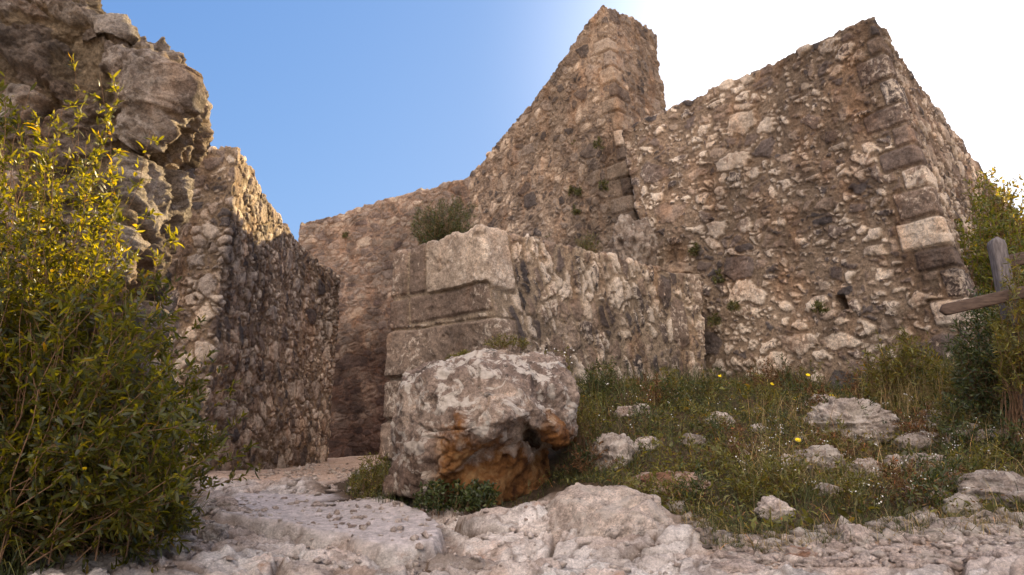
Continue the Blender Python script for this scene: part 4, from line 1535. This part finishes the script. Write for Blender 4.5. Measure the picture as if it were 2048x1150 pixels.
# short leafy weeds covering the slope
X, Y, Z = scatter(VEGF, 26000, 203, thresh=-0.05, fs=2.2)
n = len(X)
H = rg.uniform(0.0, 0.15, n) * (0.7 + fbm(X * 1.5, Y * 1.5, X * 0, 2, 78))
pos = np.stack([X, Y, Z + np.abs(H)], -1)
lo = leaves('weeds', pos, unit(rg.normal(size=(n, 3)) + np.array([0, 0, .4])), rg.uniform(.015, .045, n), rg.uniform(.005, .014, n), M_LEAF_R, None, 213)
tag(lo, 'small leafy weeds growing through the slope grass', 'weeds', kind='stuff')
X, Y, Z = scatter(VEGF, 6000, 206, thresh=0.05, fs=1.3)
n = len(X)
H = rg.uniform(0.0, 0.13, n)
lo = leaves('dead_leaves', np.stack([X, Y, Z + H], -1), unit(rg.normal(size=(n, 3))), rg.uniform(.01, .04, n), rg.uniform(.004, .012, n), M_BROWNLEAF, None, 216)
tag(lo, 'brown withered leaves and seed heads among the slope weeds', 'weeds', kind='stuff')
X, Y, Z = scatter(VEGF, 1500, 207, thresh=0.0, fs=2.5)
n = len(X)
lo = leaves('weeds', np.stack([X, Y, Z + rg.uniform(.01, .06, n)], -1), unit(rg.normal(size=(n, 3)) * np.array([1, 1, .4]) + np.array([0, 0, .3])), rg.uniform(.05, .10, n), rg.uniform(.02, .045, n), M_LEAF_R, None, 217)
tag(lo, 'broad-leaved weeds scattered through the slope', 'weeds', kind='stuff')
# low flowering clumps standing above the grass
for k_ in range(75):
    q_ = gplan(rg.uniform(1160, 2040), rg.uniform(782, 1040) if k_ % 3 else rg.uniform(780, 830))
    if q_[1] > 8.2 or poly_mask(np.array([q_[0]]), np.array([q_[1]]), VEGF, .02)[0][0] < .5:
        continue
    g_ = float(gz_at(q_[0], q_[1])[0])
    m_ = 14
    tp_ = np.stack([q_[0] + rg.normal(size=m_) * .10, q_[1] + rg.normal(size=m_) * .10, g_ + rg.uniform(.08, .24 + .018 * q_[1], m_)], -1)
    W_LIST.append((q_[0], q_[1], g_, tp_, k_))
X, Y, Z = scatter([gplan(*q) for q in [(1480, 1000), (1500, 850), (1750, 800), (2200, 800), (2200, 1010)]], 1100, 225, thresh=0.05, fs=1.4)
n = len(X)
blades('dry_grass', X, Y, Z, rg.uniform(0.15, 0.42, n), rg.uniform(0.0018, 0.0035, n), M_STRAW, 226, lean=0.8, label='tall dry stalks standing in the right part of the slope')
X, Y, Z = scatter(EDG, 1400, 221, thresh=-0.1, fs=3)
n = len(X)
blades('dry_grass', X, Y, Z, rg.uniform(0.03, 0.14, n), rg.uniform(0.002, 0.004, n), M_STRAW, 222, lean=2.2, droop=0.5, label='dry trampled stalks along the lower edge of the slope')
X, Y, Z = scatter(EDG, 1600, 223, thresh=0.0, fs=3)
n = len(X)
blades('grass', X, Y, Z, rg.uniform(0.03, 0.12, n), rg.uniform(0.003, 0.005, n), M_GRASS, 224, lean=1.8, label='sparse green blades at the edge of the gravel')
# straw clump at the right
for k, (bx, by, bd, sp_, hh, nn, lb) in enumerate([(1830, 855, 5.9, .22, .38, 300, 'tall dry straw grass clump in front of the right shrub'), (1290, 935, 5.3, .12, .2, 120, ''), (1960, 870, 5.6, .2, .35, 120, 'sparse dry grass stalks near the fence')]):
    if not lb:
        continue
    c = P(bx, by, bd)
    X = c[0] + rg.normal(size=nn) * sp_
    Y = c[1] + rg.normal(size=nn) * sp_ * .7
    Z = gz_at(X, Y)
    blades('straw_clump', X, Y, Z, rg.uniform(.4, 1.1, nn) * hh, rg.uniform(.002, .004, nn), M_STRAW, 220 + k, lean=0.35, label=lb, cat='grass clump', kind=None,
           origin=(c[0], c[1], float(gz_at(c[0], c[1])[0])))
# long strappy tufts on the left
for k, (bx, by, bd, sp_, hh, nn, lb, w) in enumerate([
        (345, 1000, 3.9, .10, .42, 240, 'long arching grass tuft at the right foot of the left bush', .006),
        (20, 1085, 3.05, .16, .40, 200, 'long grass blades fanning out at the left edge', .008),
        (250, 1040, 3.6, .2, .25, 200, 'grass under the middle of the left bush', .005)]):
    c = P(bx, by, bd)
    X = c[0] + rg.normal(size=nn) * sp_ * .5
    Y = c[1] + rg.normal(size=nn) * sp_ * .5
    Z = gz_at(X, Y)
    blades('grass_tuft', X, Y, Z, rg.uniform(.5, 1.1, nn) * hh, rg.uniform(.6, 1.1, nn) * w, M_GRASS, 230 + k, lean=1.1, label=lb, cat='grass clump', kind=None, droop=0.75,
           origin=(c[0], c[1], float(gz_at(c[0], c[1])[0])))
# grass under and around the left bush, and round the boulder
X, Y, Z = scatter(VEGL, 5000, 204, thresh=-0.3, ymax=5.0)
n = len(X)
blades('grass', X, Y, Z, rg.uniform(0.05, 0.16, n), rg.uniform(0.003, 0.006, n), M_GRASS, 214, lean=1.0, label='dark grass under the big bush on the left')
BF = [gplan(*q) for q in [(690, 1000), (720, 950), (770, 930), (800, 1000), (860, 1005), (1010, 990), (1060, 985), (1040, 1020), (900, 1030), (760, 1025)]]
X, Y, Z = scatter(BF, 3000, 205, thresh=-0.5, ymax=9)
n = len(X)
blades('grass', X, Y, Z, rg.uniform(0.03, 0.12, n), rg.uniform(0.003, 0.005, n), M_GRASS, 215, lean=1.0, label='dark grass fringe round the foot of the boulder')


for (cx_, cy_, cz_, tp_, k_) in W_LIST:
    side_ = 'left' if cx_ < 1.6 else 'right'
    px_, py_ = to_px(cx_, cy_, cz_)
    mt_ = [M_LEAF_R, M_LEAF_DK, M_LEAF_DK, M_LEAF_R, M_BROWNLEAF][k_ % 5]
    shrub('weed_clump', (cx_, cy_, cz_), tp_, 'low scrubby weed clump growing on the grassy slope', 'weeds', mt_, 700 + k_, base_r=0.04, twigs=4, per=8,
          leaf=(0.034, 0.009), twig_len=0.07, rise=0.0, stem_r=0.0015, leaf_from=0.15, group='low weed clumps on the grassy slope')


# flowers
def disc_mesh(X, Y, Z, Rr, mat, name, seed, label, cat):
    rg = np.random.default_rng(seed)
    n = len(X)
    nor = unit(rg.normal(size=(n, 3)) * .5 + np.array([0, -.5, .8]))
    s = unit(np.cross(nor, np.array([0.3, 1, 0.1])))
    t = np.cross(nor, s)
    ang = np.arange(6) * np.pi / 3
    ctr_ = np.stack([X, Y, Z], -1)
    rad = Rr[:, None] * (0.7 + 0.6 * rg.random((n, 6)))
    v = ctr_[:, None] + rad[..., None] * (np.cos(ang)[None, :, None] * s[:, None] + np.sin(ang)[None, :, None] * t[:, None])
    base = (np.arange(n) * 6)[:, None]
    f4 = np.concatenate([base + np.array([0, 1, 2, 3]), base + np.array([3, 4, 5, 0])])
    ob = mesh_np(name, v.reshape(-1, 3), f4, None, mat, smooth=False)
    return tag(ob, label, cat, kind='stuff')


X, Y, Z = scatter([gplan(*q) for q in [(1500, 1060), (1460, 960), (1560, 860), (1800, 840), (2200, 860), (2200, 1040), (1800, 1030)]], 110, 301, thresh=-0.05, fs=1.5)
n0 = len(X)
k = 6
X = np.repeat(X, k) + rg.normal(size=n0 * k) * .022
Y = np.repeat(Y, k) + rg.normal(size=n0 * k) * .022
Z = np.repeat(Z + rg.uniform(.08, .22, n0), k) + rg.normal(size=n0 * k) * .012
disc_mesh(X, Y, Z, rg.uniform(.0025, .0055, len(X)), M_WHITE, 'wildflowers', 302, 'tiny white flowers sprinkled over the right slope', 'wildflowers')
X, Y, Z = scatter([gplan(*q) for q in [(1150, 900), (1180, 790), (1500, 800), (1450, 900)]], 110, 303, thresh=-0.3, fs=1.5)
disc_mesh(X, Y, Z + rg.uniform(.06, .2, len(X)), rg.uniform(.004, .007, len(X)), M_WHITE, 'wildflowers', 304, 'sparse white flowers near the foot of the corner wall', 'wildflowers')
c = [P(x, y, 5.4 + .3 * rg.random()) for x, y in zip(rg.uniform(1078, 1150, 60), rg.uniform(695, 780, 60))]
c = np.array(c)
disc_mesh(c[:, 0], c[:, 1], c[:, 2], rg.uniform(.004, .008, 60), M_WHITE, 'wildflowers', 305, 'white flowers on the weed behind the boulder', 'wildflowers')

yf = [(1440, 752, 8.2, 'yellow flower standing highest, in the angle by the corner wall'), (1442, 786, 7.6, 'yellow flower in front of the highest one'), (1616, 750, 7.6, 'yellow flower against the foot of the right wall'),
      (1588, 797, 6.9, 'yellow flower left of the domed rock'), (1636, 806, 6.8, 'yellow flower beside the low pale stone'), (1664, 792, 7.0, 'yellow flower just above the domed rock'), (1755, 798, 6.6, 'yellow flower right of the domed rock'),
      (1596, 880, 5.4, 'yellow flower beside the whitish rock'), (1882, 928, 4.7, 'yellow flower low in the right-hand weeds'), (1545, 768, 7.4, 'small yellow flower near the wall foot')]
for (x, y, d, lb) in yf:
    top = P(x, y, d)
    g = float(gz_at(top[0], top[1])[0])
    g = min(g, top[2] - 0.08)
    r = thing('yellow_flower', (top[0], top[1], g), lb, 'flower', 'yellow flowers on the grassy slope')
    hgt = top[2] - g
    sway = rg.normal(size=2) * .02
    t = np.linspace(0, 1, 6)
    pth = np.stack([sway[0] * (t - t * t) * 4, sway[1] * (t - t * t) * 4, t * hgt], -1)
    tubes('stem', [(pth, .0025, .0018)], M_GRASS, r)
    # petals: two rings of narrow petals round a raised centre
    V, F = [], []
    for ring, (np_, rad, zz) in enumerate(((14, .024, .0), (10, .016, .004))):
        for j in range(np_):
            a = j * 2 * math.pi / np_ + ring * .2
            ca, sa = math.cos(a), math.sin(a)
            b0_ = len(V)
            w = .0045
            for (rr2, ww, z2) in ((.002, .3, 0), (rad * .6, 1, .003), (rad, .5, .002 - ring * -.003)):
                V.append((ca * rr2 - sa * w * ww, sa * rr2 + ca * w * ww, hgt + zz + z2))
                V.append((ca * rr2 + sa * w * ww, sa * rr2 - ca * w * ww, hgt + zz + z2))
            F += [(b0_, b0_ + 1, b0_ + 3, b0_ + 2), (b0_ + 2, b0_ + 3, b0_ + 5, b0_ + 4)]
    V = np.array(V)
    rel = V - np.array([0, 0, hgt])
    tilt = 0.7
    V2 = rel.copy()
    V2[:, 1] = rel[:, 1] * math.cos(tilt) - rel[:, 2] * math.sin(tilt)
    V2[:, 2] = rel[:, 1] * math.sin(tilt) + rel[:, 2] * math.cos(tilt)
    mesh_np('petals', V2 + np.array([0, 0, hgt]), F, None, M_YELLOW, r, smooth=False)


# ------------------------------------------------------------ wooden fence at the right edge
def beam(name, a, b, w, t, mat, parent, org, up=(0, 0, 1), round_end=True, seed=1):
    """rounded-end plank from a to b: w along 'up', t across"""
    a, b = np.array(a, float), np.array(b, float)
    d = b - a
    L = np.linalg.norm(d)
    d /= L
    up = np.array(up, float)
    side = unit(np.cross(d, up))
    upv = np.cross(side, d)
    n = 60
    s = np.linspace(0, L, n)
    half = np.ones(n)
    if round_end:
        rr_ = w * 0.5
        m = s < rr_
        half[m] = np.sqrt(np.maximum(1 - ((rr_ - s[m]) / rr_) ** 2, 0.02))
    cs = 20
    ang = np.arange(cs) * 2 * np.pi / cs
    cu = np.sign(np.cos(ang)) * np.abs(np.cos(ang)) ** 0.35
    cv = np.sign(np.sin(ang)) * np.abs(np.sin(ang)) ** 0.35
    ctr_ = a + d * s[:, None]
    wob = 1 + 0.03 * vnoise(s * 7, s * 0, s * 0, seed)
    V = ctr_[:, None] + (half * wob * w * .5)[:, None, None] * cu[None, :, None] * upv + t * .5 * (wob * (0.6 + 0.4 * half))[:, None, None] * cv[None, :, None] * side
    V = V.reshape(-1, 3)
    F4 = grid_faces(cs, n, True)
    c0, c1 = len(V), len(V) + 1
    V = np.concatenate([V, [a, b]])
    F3 = [(c0, (j + 1) % cs, j) for j in range(cs)] + [(c1, (n - 1) * cs + j, (n - 1) * cs + (j + 1) % cs) for j in range(cs)]
    return mesh_np(name, V - org, F4, F3, mat, parent, smooth=True)


ft = P(1990, 476, 4.7)
fb = P(2075, 860, 4.6)
fb[2] = float(gz_at(fb[0], fb[1])[0]) - .15
org = np.array([fb[0], fb[1], fb[2] + .1])
fence = thing('wooden_fence', org, 'weathered wooden fence with a rounded post at the right edge', 'fence')
beam('post', ft, fb, 0.10, 0.08, M_WOODG, fence, org, up=(1, 0, 0))
ra, rb = P(1880, 622, 4.55), P(2400, 505, 4.2)
beam('rail', ra, rb, 0.078, 0.045, M_WOOD, fence, org, seed=4)
ra, rb = P(2000, 527, 4.8), P(2400, 440, 4.6)
beam('rail', ra, rb, 0.09, 0.05, M_WOOD, fence, org, seed=5)
pb = P(2420, 860, 4.2)
pb[2] = float(gz_at(pb[0], pb[1])[0]) - .15
pt = P(2380, 400, 4.35)
beam('post', pt, pb, 0.12, 0.10, M_WOODG, fence, org, up=(1, 0, 0))
